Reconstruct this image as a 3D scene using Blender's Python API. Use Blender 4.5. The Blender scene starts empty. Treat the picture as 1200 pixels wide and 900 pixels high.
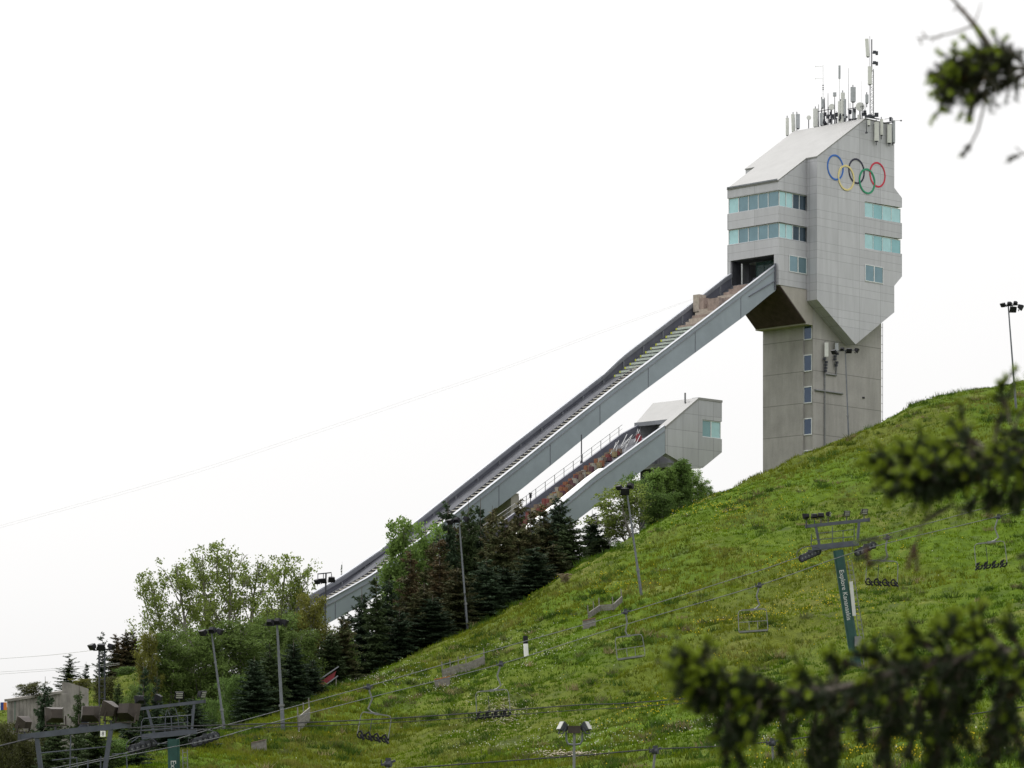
import bpy, bmesh, math, random
import numpy as np
from mathutils import Vector, Matrix
R = math.radians
SC = bpy.context.scene
COL = SC.collection
random.seed(7)
rng = np.random.default_rng(11)

# ------------------------------------------------------------------ camera, light, exposure
F, CX, YH, ZC = 4000.0, 600.0, 950.0, 2.0          # focal length in px of a 1200 px wide frame, principal column, horizon row, eye height
cam_d = bpy.data.cameras.new("camera")
cam = bpy.data.objects.new("camera", cam_d)
COL.objects.link(cam)
cam.location = (0, 0, ZC)
cam.rotation_euler = (R(90), 0, 0)
cam_d.sensor_width = 36.0
cam_d.lens = F / 1200 * 36
cam_d.shift_y = (YH - 450) / 1200
cam_d.clip_start, cam_d.clip_end = 0.5, 12000
cam_d.dof.use_dof = True
cam_d.dof.focus_distance = 320
cam_d.dof.aperture_fstop = 7.2
SC.camera = cam

SUN_EL, SUN_AZ = 52, -38                            # azimuth from +Y, negative to the left
w = bpy.data.worlds.new("World")
SC.world = w
w.use_nodes = True
nt = w.node_tree
sky = nt.nodes.new("ShaderNodeTexSky")
sky.sky_type = 'NISHITA'
sky.sun_disc = False
sky.sun_elevation = R(SUN_EL)
sky.sun_rotation = R(SUN_AZ)
sky.air_density = 1.0
sky.dust_density = 4.0
sky.ozone_density = 1.0
hs = nt.nodes.new("ShaderNodeHueSaturation")        # an overcast sky: the blue greyed out
hs.inputs['Saturation'].default_value = 0.05
hs.inputs['Value'].default_value = 1.0
mixw = nt.nodes.new("ShaderNodeMix")                # closed cloud layer: even brightness
mixw.data_type = 'RGBA'
mixw.inputs[0].default_value = 0.55
mixw.inputs[7].default_value = (11.1, 11.0, 10.95, 1)
nt.links.new(sky.outputs[0], hs.inputs['Color'])
nt.links.new(hs.outputs[0], mixw.inputs[6])
bg = nt.nodes['Background']
bg.inputs[1].default_value = 0.14
tcw = nt.nodes.new("ShaderNodeTexCoord")             # an overcast sky is about three times brighter overhead than at the horizon
spw = nt.nodes.new("ShaderNodeSeparateXYZ")
nt.links.new(tcw.outputs['Generated'], spw.inputs[0])
rw = nt.nodes.new("ShaderNodeMapRange")
rw.inputs[1].default_value, rw.inputs[2].default_value = 0.22, 1.0
rw.inputs[3].default_value, rw.inputs[4].default_value = 0.60, 1.50
nt.links.new(spw.outputs[2], rw.inputs[0])
mw = nt.nodes.new("ShaderNodeVectorMath")
mw.operation = 'SCALE'
nt.links.new(mixw.outputs[2], mw.inputs[0])
nt.links.new(rw.outputs[0], mw.inputs['Scale'])
nt.links.new(mw.outputs[0], bg.inputs[0])

sun_d = bpy.data.lights.new("sun", 'SUN')
sun_d.energy = 1.5
sun_d.angle = R(14)
sun_d.color = (1.0, 0.965, 0.91)
sun = bpy.data.objects.new("sun", sun_d)
COL.objects.link(sun)
sd = Vector((math.sin(R(SUN_AZ)) * math.cos(R(SUN_EL)), math.cos(R(SUN_AZ)) * math.cos(R(SUN_EL)), math.sin(R(SUN_EL))))
sun.rotation_euler = sd.to_track_quat('Z', 'Y').to_euler()
sun.location = (0, 0, 200)

vs = SC.view_settings
vs.view_transform = 'Standard'
vs.look = 'None'
vs.exposure = 0.5
vs.gamma = 1.0
vs.use_curve_mapping = False

# ------------------------------------------------------------------ helpers
def at(u, v, Y):
    """world point that stands at depth Y on the sight line through pixel (u, v)"""
    return Vector(((u - CX) / F * Y, Y, ZC + (YH - v) / F * Y))

def tag(o, label, cat, group=None, kind=None):
    if label: o['label'] = label
    if cat: o['category'] = cat
    if group: o['group'] = group
    if kind: o['kind'] = kind
    return o

def thing(name, label, cat, loc, group=None):
    o = bpy.data.objects.new(name, None)
    o.empty_display_size = 0.3
    COL.objects.link(o)
    o.location = loc
    return tag(o, label, cat, group)

def origin_of(parent):
    while parent.parent: parent = parent.parent
    return Vector(parent.location)

class MB:
    """collects shapes in world coordinates and links them as one mesh object"""
    def __init__(s): s.v, s.f, s.m, s.mi = [], [], [], 0
    def add(s, vs, fs):
        n = len(s.v)
        s.v += [Vector(p) for p in vs]
        for f in fs:
            s.f.append([i + n for i in f]); s.m.append(s.mi)
        return s
    def prism(s, poly, vec):
        n = len(poly); vec = Vector(vec)
        vs = [Vector(p) for p in poly] + [Vector(p) + vec for p in poly]
        fs = [list(range(n))[::-1], [n + i for i in range(n)]] + [[i, (i + 1) % n, n + (i + 1) % n, n + i] for i in range(n)]
        return s.add(vs, fs)
    def hexa(s, b4, t4):
        return s.add(list(b4) + list(t4), [[3, 2, 1, 0], [4, 5, 6, 7], [0, 1, 5, 4], [1, 2, 6, 5], [2, 3, 7, 6], [3, 0, 4, 7]])
    def box(s, c, size, ax=None):
        c = Vector(c); X, Y, Z = ax if ax else (Vector((1, 0, 0)), Vector((0, 1, 0)), Vector((0, 0, 1)))
        a, b, h = [q / 2 for q in size]
        k = lambda i, j, l: c + X * a * i + Y * b * j + Z * h * l
        return s.hexa([k(-1, -1, -1), k(1, -1, -1), k(1, 1, -1), k(-1, 1, -1)], [k(-1, -1, 1), k(1, -1, 1), k(1, 1, 1), k(-1, 1, 1)])
    def bar(s, p, q, w, h=None, up=(0, 0, 1)):
        p, q = Vector(p), Vector(q); h = h or w
        d = q - p; L = d.length; d = d / L
        up = Vector(up)
        if abs(d.dot(up)) > 0.97: up = Vector((0, 1, 0)) if abs(d.y) < 0.9 else Vector((1, 0, 0))
        x = d.cross(up).normalized(); z = x.cross(d).normalized()
        return s.box((p + q) / 2, (w, L, h), (x, d, z))
    def tube(s, pts, r, n=8, caps=True):
        pts = [Vector(p) for p in pts]
        rs = r if isinstance(r, (list, tuple)) else [r] * len(pts)
        n0 = len(s.v); vs = []; fs = []
        ref = None
        for i, p in enumerate(pts):
            d = (pts[min(i + 1, len(pts) - 1)] - pts[max(i - 1, 0)])
            d = d.normalized() if d.length > 1e-9 else Vector((0, 0, 1))
            if ref is None: ref = Vector((1, 0, 0)) if abs(d.x) < 0.8 else Vector((0, 1, 0))
            x = (ref - d * ref.dot(d)).normalized(); ref = x; y = d.cross(x)
            for k in range(n):
                a = 2 * math.pi * k / n
                vs.append(p + (x * math.cos(a) + y * math.sin(a)) * rs[i])
        for i in range(len(pts) - 1):
            for k in range(n):
                fs.append([i * n + k, i * n + (k + 1) % n, (i + 1) * n + (k + 1) % n, (i + 1) * n + k])
        if caps:
            fs.append(list(range(n))[::-1]); fs.append([(len(pts) - 1) * n + k for k in range(n)])
        return s.add(vs, fs)
    def disc(s, c, nrm, r, th, n=18):
        nrm = Vector(nrm).normalized()
        return s.tube([Vector(c) - nrm * th / 2, Vector(c) + nrm * th / 2], r, n)
    def build(s, name, mats, parent=None, smooth=False, recalc=True, org=None):
        me = bpy.data.meshes.new(name)
        o = bpy.data.objects.new(name, me)
        if parent is not None: org = origin_of(parent)
        elif org is None:
            lo = [min(p[i] for p in s.v) for i in range(3)]; hi = [max(p[i] for p in s.v) for i in range(3)]
            org = Vector(((lo[0] + hi[0]) / 2, (lo[1] + hi[1]) / 2, lo[2]))
        org = Vector(org)
        me.from_pydata([tuple(p - org) for p in s.v], [], s.f)
        for m in (mats if isinstance(mats, (list, tuple)) else [mats]): me.materials.append(m)
        me.polygons.foreach_set('material_index', s.m)
        if recalc:
            bm = bmesh.new(); bm.from_mesh(me); bmesh.ops.recalc_face_normals(bm, faces=bm.faces); bm.to_mesh(me); bm.free()
        if smooth:
            me.polygons.foreach_set('use_smooth', [True] * len(me.polygons))
            try: me.set_sharp_from_angle(angle=R(40))
            except Exception: pass
        COL.objects.link(o)
        if parent is not None: o.parent = parent
        else: o.location = org
        return o

def raw_mesh(name, V, T, mat, parent=None, colors=None, loc=None, smooth=False):
    """mesh object from numpy arrays; V n x 3 local coordinates, T m x k faces, colors n x 3 the plant's own tints"""
    me = bpy.data.meshes.new(name)
    T = np.asarray(T); k = T.shape[1]
    me.vertices.add(len(V)); me.vertices.foreach_set('co', np.asarray(V, np.float32).ravel())
    me.loops.add(T.size); me.loops.foreach_set('vertex_index', T.astype(np.int32).ravel())
    me.polygons.add(len(T)); me.polygons.foreach_set('loop_start', np.arange(0, T.size, k, dtype=np.int32))
    me.update(calc_edges=True)
    if colors is not None:
        ca = me.color_attributes.new('tint', 'FLOAT_COLOR', 'POINT')
        c4 = np.ones((len(V), 4), np.float32); c4[:, :3] = colors
        ca.data.foreach_set('color', c4.ravel())
    if smooth: me.polygons.foreach_set('use_smooth', np.ones(len(T), bool))
    me.materials.append(mat)
    o = bpy.data.objects.new(name, me)
    COL.objects.link(o)
    if parent is not None: o.parent = parent
    if loc is not None: o.location = loc
    return o

# ------------------------------------------------------------------ materials
class NT:
    def __init__(s, name):
        s.m = bpy.data.materials.new(name); s.m.use_nodes = True
        s.t = s.m.node_tree; s.b = s.t.nodes['Principled BSDF']; s.out = s.t.nodes['Material Output']
    def n(s, t, **kw):
        x = s.t.nodes.new(t)
        for k, v in kw.items():
            if k in x.inputs: x.inputs[k].default_value = v
            else: setattr(x, k, v)
        return x
    def l(s, a, b): s.t.links.new(a, b)
    def math(s, op, a, b=None, c=None):
        x = s.t.nodes.new('ShaderNodeMath'); x.operation = op
        for i, q in enumerate((a, b, c)):
            if q is None: continue
            if isinstance(q, (int, float)): x.inputs[i].default_value = q
            else: s.l(q, x.inputs[i])
        return x.outputs[0]
    def mix(s, f, a, b, bt='MIX'):
        x = s.t.nodes.new('ShaderNodeMix'); x.data_type = 'RGBA'; x.blend_type = bt
        for i, q in ((0, f), (6, a), (7, b)):
            if isinstance(q, (int, float)): x.inputs[i].default_value = q
            elif isinstance(q, tuple): x.inputs[i].default_value = (*q[:3], 1)
            else: s.l(q, x.inputs[i])
        return x.outputs[2]
    def noise(s, vec, scale, detail=3, rough=0.55):
        x = s.n('ShaderNodeTexNoise'); x.inputs['Scale'].default_value = scale; x.inputs['Detail'].default_value = detail
        x.inputs['Roughness'].default_value = rough
        if vec is not None: s.l(vec, x.inputs['Vector'])
        return x.outputs['Fac']
    def ramp(s, f, stops):
        x = s.n('ShaderNodeValToRGB'); e = x.color_ramp.elements
        while len(e) < len(stops): e.new(0.5)
        for q, (p, c) in zip(e, stops):
            q.position = p; q.color = (*c, 1) if len(c) == 3 else c
        s.l(f, x.inputs[0]); return x.outputs[0]
    def obj(s): return s.n('ShaderNodeTexCoord').outputs['Object']
    def bump(s, h, dist, strength=0.6):
        x = s.n('ShaderNodeBump'); x.inputs['Strength'].default_value = strength; x.inputs['Distance'].default_value = dist
        s.l(h, x.inputs['Height']); s.l(x.outputs[0], s.b.inputs['Normal'])

def simple(name, col, rough=0.6, metal=0.0, var=0.18, scale=1.5, bump=0.0, spec=0.28):
    t = NT(name)
    oc = t.obj()
    f = t.noise(oc, scale, 5, 0.65)
    dark = tuple(c * (1 - var) for c in col); lite = tuple(min(1, c * (1 + var)) for c in col)
    t.l(t.ramp(f, [(0.3, dark), (0.7, lite)]), t.b.inputs['Base Color'])
    t.b.inputs['Roughness'].default_value = rough
    t.b.inputs['Metallic'].default_value = metal
    t.b.inputs['Specular IOR Level'].default_value = spec
    if bump: t.bump(t.noise(oc, scale * 9, 4), bump)
    return t.m

S2 = math.sqrt(0.5)
def face_axes(t):
    """object coordinates turned to the towers' two wall directions: (along the front, along the side, height)"""
    oc = t.obj(); out = []
    for d in ((-S2, S2, 0), (S2, S2, 0)):
        q = t.n('ShaderNodeVectorMath', operation='DOT_PRODUCT'); t.l(oc, q.inputs[0]); q.inputs[1].default_value = d
        out.append(q.outputs['Value'])
    sp = t.n('ShaderNodeSeparateXYZ'); t.l(oc, sp.inputs[0])
    return out[0], out[1], sp.outputs[2], oc

def cladding(name, col, hz, z0, wb, b0, wa, a0, joint=0.035, floors=False):
    """metal wall panels: tone differs a little from panel to panel, dark joints between them"""
    t = NT(name); a, b, z, oc = face_axes(t)
    geo = t.n('ShaderNodeNewGeometry')
    nd = t.n('ShaderNodeVectorMath', operation='DOT_PRODUCT'); t.l(geo.outputs['True Normal'], nd.inputs[0]); nd.inputs[1].default_value = (S2, S2, 0)
    front = t.math('GREATER_THAN', t.math('ABSOLUTE', nd.outputs['Value']), 0.5)
    zz = t.math('DIVIDE', t.math('SUBTRACT', z, z0), hz)
    hb = t.math('DIVIDE', t.math('SUBTRACT', b, b0), wb)
    ha = t.math('DIVIDE', t.math('SUBTRACT', a, a0), wa)
    x = t.n('ShaderNodeMix'); t.l(front, x.inputs[0]); t.l(hb, x.inputs[2]); t.l(ha, x.inputs[3])
    hh = x.outputs[0]
    jz = t.math('LESS_THAN', t.math('FRACT', zz), joint / hz)
    if floors:                                      # one tall panel row at window height, two low rows between
        for o_ in (.25, .5): jz = t.math('MAXIMUM', jz, t.math('LESS_THAN', t.math('FRACT', t.math('SUBTRACT', zz, o_)), joint / hz))
        zz = t.math('MULTIPLY', zz, 2)
    jh = t.math('LESS_THAN', t.math('FRACT', hh), joint * 1.2 / wb)
    j = t.math('MAXIMUM', jz, jh)
    cv = t.n('ShaderNodeCombineXYZ'); t.l(t.math('FLOOR', zz), cv.inputs[0]); t.l(t.math('FLOOR', hh), cv.inputs[1])
    wn = t.n('ShaderNodeTexWhiteNoise'); wn.noise_dimensions = '3D'; t.l(cv.outputs[0], wn.inputs['Vector'])
    tone = t.math('ADD', 0.93, t.math('MULTIPLY', wn.outputs['Value'], 0.12))
    mp = t.n('ShaderNodeMapping'); mp.inputs['Scale'].default_value = (1, 1, 0.12); t.l(oc, mp.inputs[0])
    st = t.noise(mp.outputs[0], 1.6, 5, 0.6)
    tone = t.math('MULTIPLY', tone, t.math('ADD', 0.80, t.math('MULTIPLY', st, 0.40)))
    vm = t.n('ShaderNodeVectorMath', operation='SCALE'); vm.inputs[0].default_value = col; t.l(tone, vm.inputs['Scale'])
    t.l(t.mix(j, vm.outputs[0], tuple(c * 0.50 for c in col)), t.b.inputs['Base Color'])
    t.b.inputs['Roughness'].default_value = 0.45
    t.b.inputs['Metallic'].default_value = 0.25
    return t.m

def concrete(name, col, hz, z0):
    t = NT(name); a, b, z, oc = face_axes(t)
    zz = t.math('DIVIDE', t.math('SUBTRACT', z, z0), hz)
    j = t.math('LESS_THAN', t.math('FRACT', zz), 0.022)
    mp = t.n('ShaderNodeMapping'); mp.inputs['Scale'].default_value = (1.2, 1.2, 0.16); t.l(oc, mp.inputs[0])
    streak = t.noise(mp.outputs[0], 1.1, 6, 0.65)
    blot = t.noise(oc, 0.35, 6, 0.62)
    fine = t.noise(oc, 7, 4, 0.7)
    lay = t.n('ShaderNodeTexWhiteNoise'); lay.noise_dimensions = '1D'; t.l(t.math('FLOOR', zz), lay.inputs['W'])
    tone = t.math('ADD', t.math('ADD', t.math('MULTIPLY', streak, 0.5), t.math('MULTIPLY', blot, 0.55)), t.math('MULTIPLY', fine, 0.28))
    tone = t.math('ADD', t.math('ADD', tone, 0.30), t.math('MULTIPLY', lay.outputs['Value'], 0.10))
    vm = t.n('ShaderNodeVectorMath', operation='SCALE'); vm.inputs[0].default_value = col; t.l(tone, vm.inputs['Scale'])
    t.l(t.mix(t.math('MULTIPLY', j, 0.7), vm.outputs[0], tuple(c * 0.4 for c in col)), t.b.inputs['Base Color'])
    t.b.inputs['Roughness'].default_value = 0.9
    t.b.inputs['Specular IOR Level'].default_value = 0.2
    t.bump(fine, 0.02)
    return t.m

def glass(name, col, metal=0.55, rough=0.06):
    t = NT(name)
    t.l(t.ramp(t.noise(t.obj(), 0.9, 3), [(0.3, tuple(c * 0.85 for c in col)), (0.7, col)]), t.b.inputs['Base Color'])
    t.b.inputs['Roughness'].default_value = rough; t.b.inputs['Metallic'].default_value = metal
    return t.m

def leafy(name, base, var=0.35, trans=0.35, tint=False, top=None, rough=0.75, scale=0.6):
    """foliage: some light passes through the leaves; top = another colour the upper crown has (cones, dead needles)"""
    t = NT(name); oc = t.obj()
    f = t.noise(oc, scale, 4, 0.7)
    c = t.ramp(f, [(0.28, tuple(x * (1 - var) for x in base)), (0.72, tuple(x * (1 + var) for x in base))])
    geo = t.n('ShaderNodeNewGeometry')
    oi = t.n('ShaderNodeObjectInfo')
    if tint:
        at_ = t.n('ShaderNodeAttribute'); at_.attribute_name = 'tint'
        c = t.mix(1.0, c, at_.outputs['Color'], 'MULTIPLY')
    if top:
        sp = t.n('ShaderNodeSeparateXYZ'); t.l(oc, sp.inputs[0])
        k = t.n('ShaderNodeMapRange'); k.inputs[1].default_value = top[1]; k.inputs[2].default_value = top[2]
        t.l(t.math('ADD', sp.outputs[2], t.math('MULTIPLY', t.math('SUBTRACT', f, 0.5), 6.0)), k.inputs[0])
        c = t.mix(k.outputs[0], c, top[0])
    rnd = t.math('ADD', 0.72, t.math('MULTIPLY', geo.outputs['Random Per Island'], 0.56))
    rnd = t.math('MULTIPLY', rnd, t.math('ADD', 0.82, t.math('MULTIPLY', oi.outputs['Random'], 0.36)))
    vm = t.n('ShaderNodeVectorMath', operation='SCALE'); t.l(c, vm.inputs[0]); t.l(rnd, vm.inputs['Scale'])
    t.l(vm.outputs[0], t.b.inputs['Base Color'])
    t.b.inputs['Roughness'].default_value = rough; t.b.inputs['Specular IOR Level'].default_value = 0.10
    tr = t.n('ShaderNodeBsdfTranslucent'); t.l(vm.outputs[0], tr.inputs['Color'])
    ms = t.n('ShaderNodeMixShader'); ms.inputs[0].default_value = trans
    t.l(t.b.outputs[0], ms.inputs[1]); t.l(tr.outputs[0], ms.inputs[2]); t.l(ms.outputs[0], t.out.inputs['Surface'])
    return t.m

M = {}
M['roof'] = simple('roof_metal', (0.215, 0.215, 0.213), 0.6, 0.0, 0.07, 0.5)
M['soffit'] = simple('soffit_shaded_brown', (0.055, 0.036, 0.042), 0.85, 0, 0.35, 1.2)  # brown underside panelling, with the overhang's shade put into the colour
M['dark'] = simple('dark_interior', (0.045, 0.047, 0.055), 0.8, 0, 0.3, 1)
M['girder'] = simple('girder_grey', (0.25, 0.288, 0.328), 0.5, 0.1, 0.10, 0.35)
M['parapet'] = simple('parapet_grey', (0.115, 0.12, 0.148), 0.6, 0.1, 0.16, 0.5)
M['parapet_light'] = simple('parapet_rail', (0.20, 0.21, 0.235), 0.5, 0.2, 0.16, 0.5)
M['deck'] = simple('track_deck', (0.06, 0.063, 0.075), 0.8, 0, 0.3, 1)
M['tread'] = simple('pale_tread', (0.44, 0.425, 0.39), 0.8, 0, 0.3, 3)
M['step'] = simple('pale_green_beam', (0.38, 0.42, 0.38), 0.7, 0, 0.2, 3)
M['yellowgreen'] = simple('yellow_green_end', (0.42, 0.45, 0.05), 0.6, 0, 0.2, 3)
M['brownwood'] = simple('pinkish_wood', (0.26, 0.205, 0.18), 0.85, 0, 0.3, 2.5)
M['palewood'] = simple('pale_wood', (0.36, 0.315, 0.27), 0.85, 0, 0.25, 2.5)
M['frame'] = simple('white_frame', (0.62, 0.64, 0.65), 0.5, 0.2, 0.08, 2)
M['g_teal'] = glass('glass_teal', (0.24, 0.46, 0.49), .4)
M['g_lite'] = glass('glass_pale', (0.37, 0.60, 0.62), .4)
M['g_slate'] = glass('glass_slate', (0.17, 0.27, 0.31))
M['g_dark'] = glass('glass_dark', (0.09, 0.13, 0.17))
M['g_blue'] = glass('glass_blue', (0.055, 0.085, 0.14), 0.4)
M['ant'] = simple('antenna_plastic', (0.60, 0.61, 0.58), 0.55, 0, 0.10, 2)
M['antg'] = simple('antenna_grey', (0.36, 0.38, 0.40), 0.55, 0, 0.12, 2)
M['steel'] = simple('dark_steel', (0.055, 0.058, 0.07), 0.6, 0.1, 0.25, 3, spec=0.2)
M['galv'] = simple('galvanised_steel', (0.17, 0.175, 0.18), 0.5, 0.3, 0.2, 3, spec=0.3)
M['pale'] = simple('pale_steel', (0.66, 0.67, 0.68), 0.5, 0.2, 0.12, 3)
M['pole'] = simple('pole_grey', (0.125, 0.135, 0.15), 0.5, 0.4, 0.22, 2)
M['liftgrey'] = simple('lift_steel', (0.075, 0.083, 0.105), 0.6, 0.1, 0.22, 2, spec=0.25)
M['liftgreen'] = simple('lift_post_green', (0.018, 0.060, 0.052), 0.45, 0.0, 0.25, 1.5)
M['black'] = simple('black_housing', (0.018, 0.018, 0.022), 0.5, 0, 0.3, 3, spec=0.12)
M['bronze'] = simple('bronze_housing', (0.045, 0.036, 0.031), 0.55, 0.2, 0.3, 3)
M['lens'] = simple('lamp_lens', (0.36, 0.36, 0.34), 0.15, 0.0, 0.1, 4)
M['white'] = simple('white_paint', (0.75, 0.75, 0.74), 0.6, 0, 0.08, 2)
M['rope'] = simple('steel_rope', (0.10, 0.105, 0.11), 0.5, 0.5, 0.2, 5)
M['darkrope'] = simple('black_cable', (0.045, 0.045, 0.05), 0.6, 0.1, 0.2, 5, spec=0.1)
M['wire'] = simple('pale_wire', (0.50, 0.50, 0.50), 0.6, 0.2, 0.1, 5)
M['planks'] = simple('weathered_planks', (0.18, 0.17, 0.155), 0.9, 0, 0.3, 4)
M['redcover'] = simple('red_panel', (0.17, 0.022, 0.028), 0.6, 0, 0.2, 2)
M['rubber'] = simple('black_rubber', (0.02, 0.02, 0.022), 0.7, 0, 0.2, 4, spec=0.12)
M['lettering'] = simple('lettering_paint', (0.50, 0.51, 0.50), 0.6, 0, 0.08, 2)
M['bark'] = simple('bark', (0.10, 0.085, 0.07), 0.95, 0, 0.4, 3)
M['barkpale'] = simple('pale_bark', (0.20, 0.19, 0.165), 0.95, 0, 0.4, 2)

# ------------------------------------------------------------------ terrain
SIL_U = [-600, -200, 0, 60, 150, 190, 290, 332, 377, 428, 464, 500, 546, 575, 613, 657, 695, 733, 781, 812, 860, 889, 962, 1032, 1080, 1121, 1173, 1200, 1300, 1500, 1900]
SIL_V = [945, 938, 930, 922, 900, 882, 848, 831, 814, 796, 780, 763, 742, 727, 706, 679, 657, 638, 610, 593, 572, 559, 528, 499, 475, 461, 452, 449, 440, 430, 425]

def vnoise(x, y, seed):
    """smooth value noise in 0..1 on numpy arrays"""
    x = np.asarray(x, float); y = np.asarray(y, float)
    xi = np.floor(x).astype(np.int64); yi = np.floor(y).astype(np.int64)
    fx = x - xi; fy = y - yi
    fx = fx * fx * (3 - 2 * fx); fy = fy * fy * (3 - 2 * fy)
    def h(a, b):
        n = (a * 374761393 + b * 668265263 + seed * 974634777) & 0x7fffffff
        n = ((n ^ (n >> 13)) * 1274126177) & 0x7fffffff
        return ((n ^ (n >> 16)) & 0xffff) / 65535.0
    a, b, c, d = h(xi, yi), h(xi + 1, yi), h(xi, yi + 1), h(xi + 1, yi + 1)
    return (a * (1 - fx) + b * fx) * (1 - fy) + (c * (1 - fx) + d * fx) * fy

def fbm(x, y, seed, oct=3):
    t = 0; a = 0.5; s = 0
    for i in range(oct):
        t = t + a * vnoise(x * 2 ** i, y * 2 ** i, seed + i * 7); s += a; a *= 0.55
    return t / s

def ridge_depth(u): return np.interp(u, [-600, 150, 290, 500, 750, 1000, 1200, 1900], [230, 240, 287, 322, 345, 375, 395, 430])

def H(X, Y, bumps=True):
    """ground height"""
    X = np.asarray(X, float); Y = np.asarray(Y, float); Ys = np.maximum(Y, 1e-3)
    u = np.clip(CX + F * X / Ys, -600, 1900)
    Y0 = 60.0; Y1 = 130.0; Y2 = np.interp(u, [150, 437, 1000, 1900], [190, 237, 240, 250]); Y3 = ridge_depth(u)
    g0 = -ZC / Y0
    g1 = np.interp(u, [-600, 200, 1200, 1900], [-.014, -.014, .010, .014])
    g2 = (YH - np.interp(u, [-600, 150, 437, 740, 1000, 1200, 1900], [955, 950, 925, 840, 775, 735, 690])) / F
    g3 = (YH - np.interp(u, SIL_U, SIL_V)) / F
    s0 = (g1 - g0) / (Y1 - Y0); s1 = (g2 - g1) / (Y2 - Y1); s2 = (g3 - g2) / (Y3 - Y2)
    hm = lambda p, q: 2 * p * q / (p + q + 1e-12)
    m0, m1, m2, m3 = s0, hm(s0, s1), hm(s1, s2), 0 * s2
    def herm(ya, yb, ga, gb, ma, mb):
        h = yb - ya; t = np.clip((Y - ya) / h, 0, 1)
        return (2 * t**3 - 3 * t**2 + 1) * ga + (t**3 - 2 * t**2 + t) * h * ma + (-2 * t**3 + 3 * t**2) * gb + (t**3 - t**2) * h * mb
    g = np.where(Y < Y1, herm(Y0, Y1, g0, g1, m0, m1), np.where(Y < Y2, herm(Y1, Y2, g1, g2, m1, m2), herm(Y2, Y3, g2, g3, m2, m3)))
    z = np.where(Y < Y0, 0.0, ZC + g * Y)
    zr = ZC + g3 * Y3
    d = np.maximum(Y - Y3, 0)
    c = 0.012; sl = (g3 + 0.2) / (2 * c)
    zb = np.where(d < sl, zr + g3 * d - c * d * d, zr + g3 * sl - c * sl * sl - 0.2 * (d - sl))
    z = np.where(Y > Y3, np.maximum(zb, np.maximum(zr - 4.0, 1.0)), z)
    # the mound behind the lift station, far left
    gm = (YH - np.interp(u, [-600, -200, 0, 60, 100, 140, 185, 260, 330], [842, 838, 834, 820, 806, 797, 788, 800, 870])) / F
    zc = ZC + gm * 330
    s = np.clip((Y - 262) / 68, 0, 1); s = s * s * (3 - 2 * s)
    zm = np.minimum(z, 4) * (1 - s) + zc * s
    z = np.where(u < 330, np.maximum(z, zm), z)
    if bumps:
        k = np.clip((Y - 60) / 40, 0, 1) * np.clip((700 - Y) / 200, 0, 1)
        z = z + k * ((fbm(X / 9, Y / 9, 3, 2) - .5) * 1.1 + (fbm(X / 2.3, Y / 2.3, 9, 3) - .5) * 1.15)
    return z

def ground(X, Y): return float(H(np.array([X]), np.array([Y]))[0])

def hit(u, v, ymax=None):
    """where the sight line through (u, v) meets the ground"""
    Ys = np.linspace(62, ymax or float(ridge_depth(u)), 3000)
    X = (u - CX) / F * Ys
    g = (H(X, Ys) - ZC) / Ys
    k = np.nonzero(g >= (YH - v) / F)[0]
    Y = Ys[k[0]] if len(k) else Ys[-1]
    return Vector(((u - CX) / F * Y, Y, ground((u - CX) / F * Y, Y)))

us = np.concatenate([np.array([-20000, -9000, -4000, -2000, -1000, -500, -250, -120]), np.arange(-60, 1261, 3.0), np.array([1300, 1380, 1500, 1700, 2000, 2600, 4000, 9000, 20000])])
Yg = np.concatenate([np.array([0.5, 10, 25, 45]), np.arange(60, 430, 1.25), np.array([440, 460, 500, 560, 640, 720, 900, 1500, 3000, 6000])])
UU, YY = np.meshgrid(us, Yg)
XX = (UU - CX) / F * YY
ZZ = H(XX, YY)
nr, nc = XX.shape
idx = np.arange(nr * nc).reshape(nr, nc)
quads = np.stack([idx[:-1, :-1], idx[:-1, 1:], idx[1:, 1:], idx[1:, :-1]], -1).reshape(-1, 4)

t = NT('meadow')
oc = t.obj()
mp = t.n('ShaderNodeMapping'); mp.inputs['Scale'].default_value = (1, 0.55, 1); t.l(oc, mp.inputs[0])
pv = mp.outputs[0]
big = t.noise(pv, 0.035, 3, 0.6); mid = t.noise(pv, 0.16, 5, 0.68); fin = t.noise(pv, 1.1, 6, 0.75); vfin = t.noise(oc, 5.0, 3, 0.7)
lush = t.mix(t.ramp(fin, [(0.35, (0, 0, 0)), (0.65, (1, 1, 1))]), (0.042, 0.078, 0.004), (0.081, 0.130, 0.006))
olive = t.mix(t.ramp(fin, [(0.35, (0, 0, 0)), (0.65, (1, 1, 1))]), (0.053, 0.067, 0.009), (0.098, 0.118, 0.014))
c = t.mix(t.ramp(big, [(0.42, (0, 0, 0)), (0.60, (1, 1, 1))]), lush, olive)
c = t.mix(t.ramp(mid, [(0.56, (0, 0, 0)), (0.72, (0.75, 0.75, 0.75))]), c, (0.16, 0.155, 0.045))
c = t.mix(t.ramp(t.noise(pv, 0.33, 5, 0.7), [(0.56, (0, 0, 0)), (0.68, (0.7, 0.7, 0.7))]), c, (0.042, 0.058, 0.020))
t.l(c, t.b.inputs['Base Color'])
t.b.inputs['Roughness'].default_value = 0.9; t.b.inputs['Specular IOR Level'].default_value = 0.05
t.bump(t.math('ADD', fin, t.math('MULTIPLY', vfin, 0.5)), 0.35, 0.9)
M['meadow'] = t.m
ter = raw_mesh('ground', np.stack([XX, YY, ZZ], -1).reshape(-1, 3), quads, M['meadow'], smooth=True)
ter['kind'] = 'structure'

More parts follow.
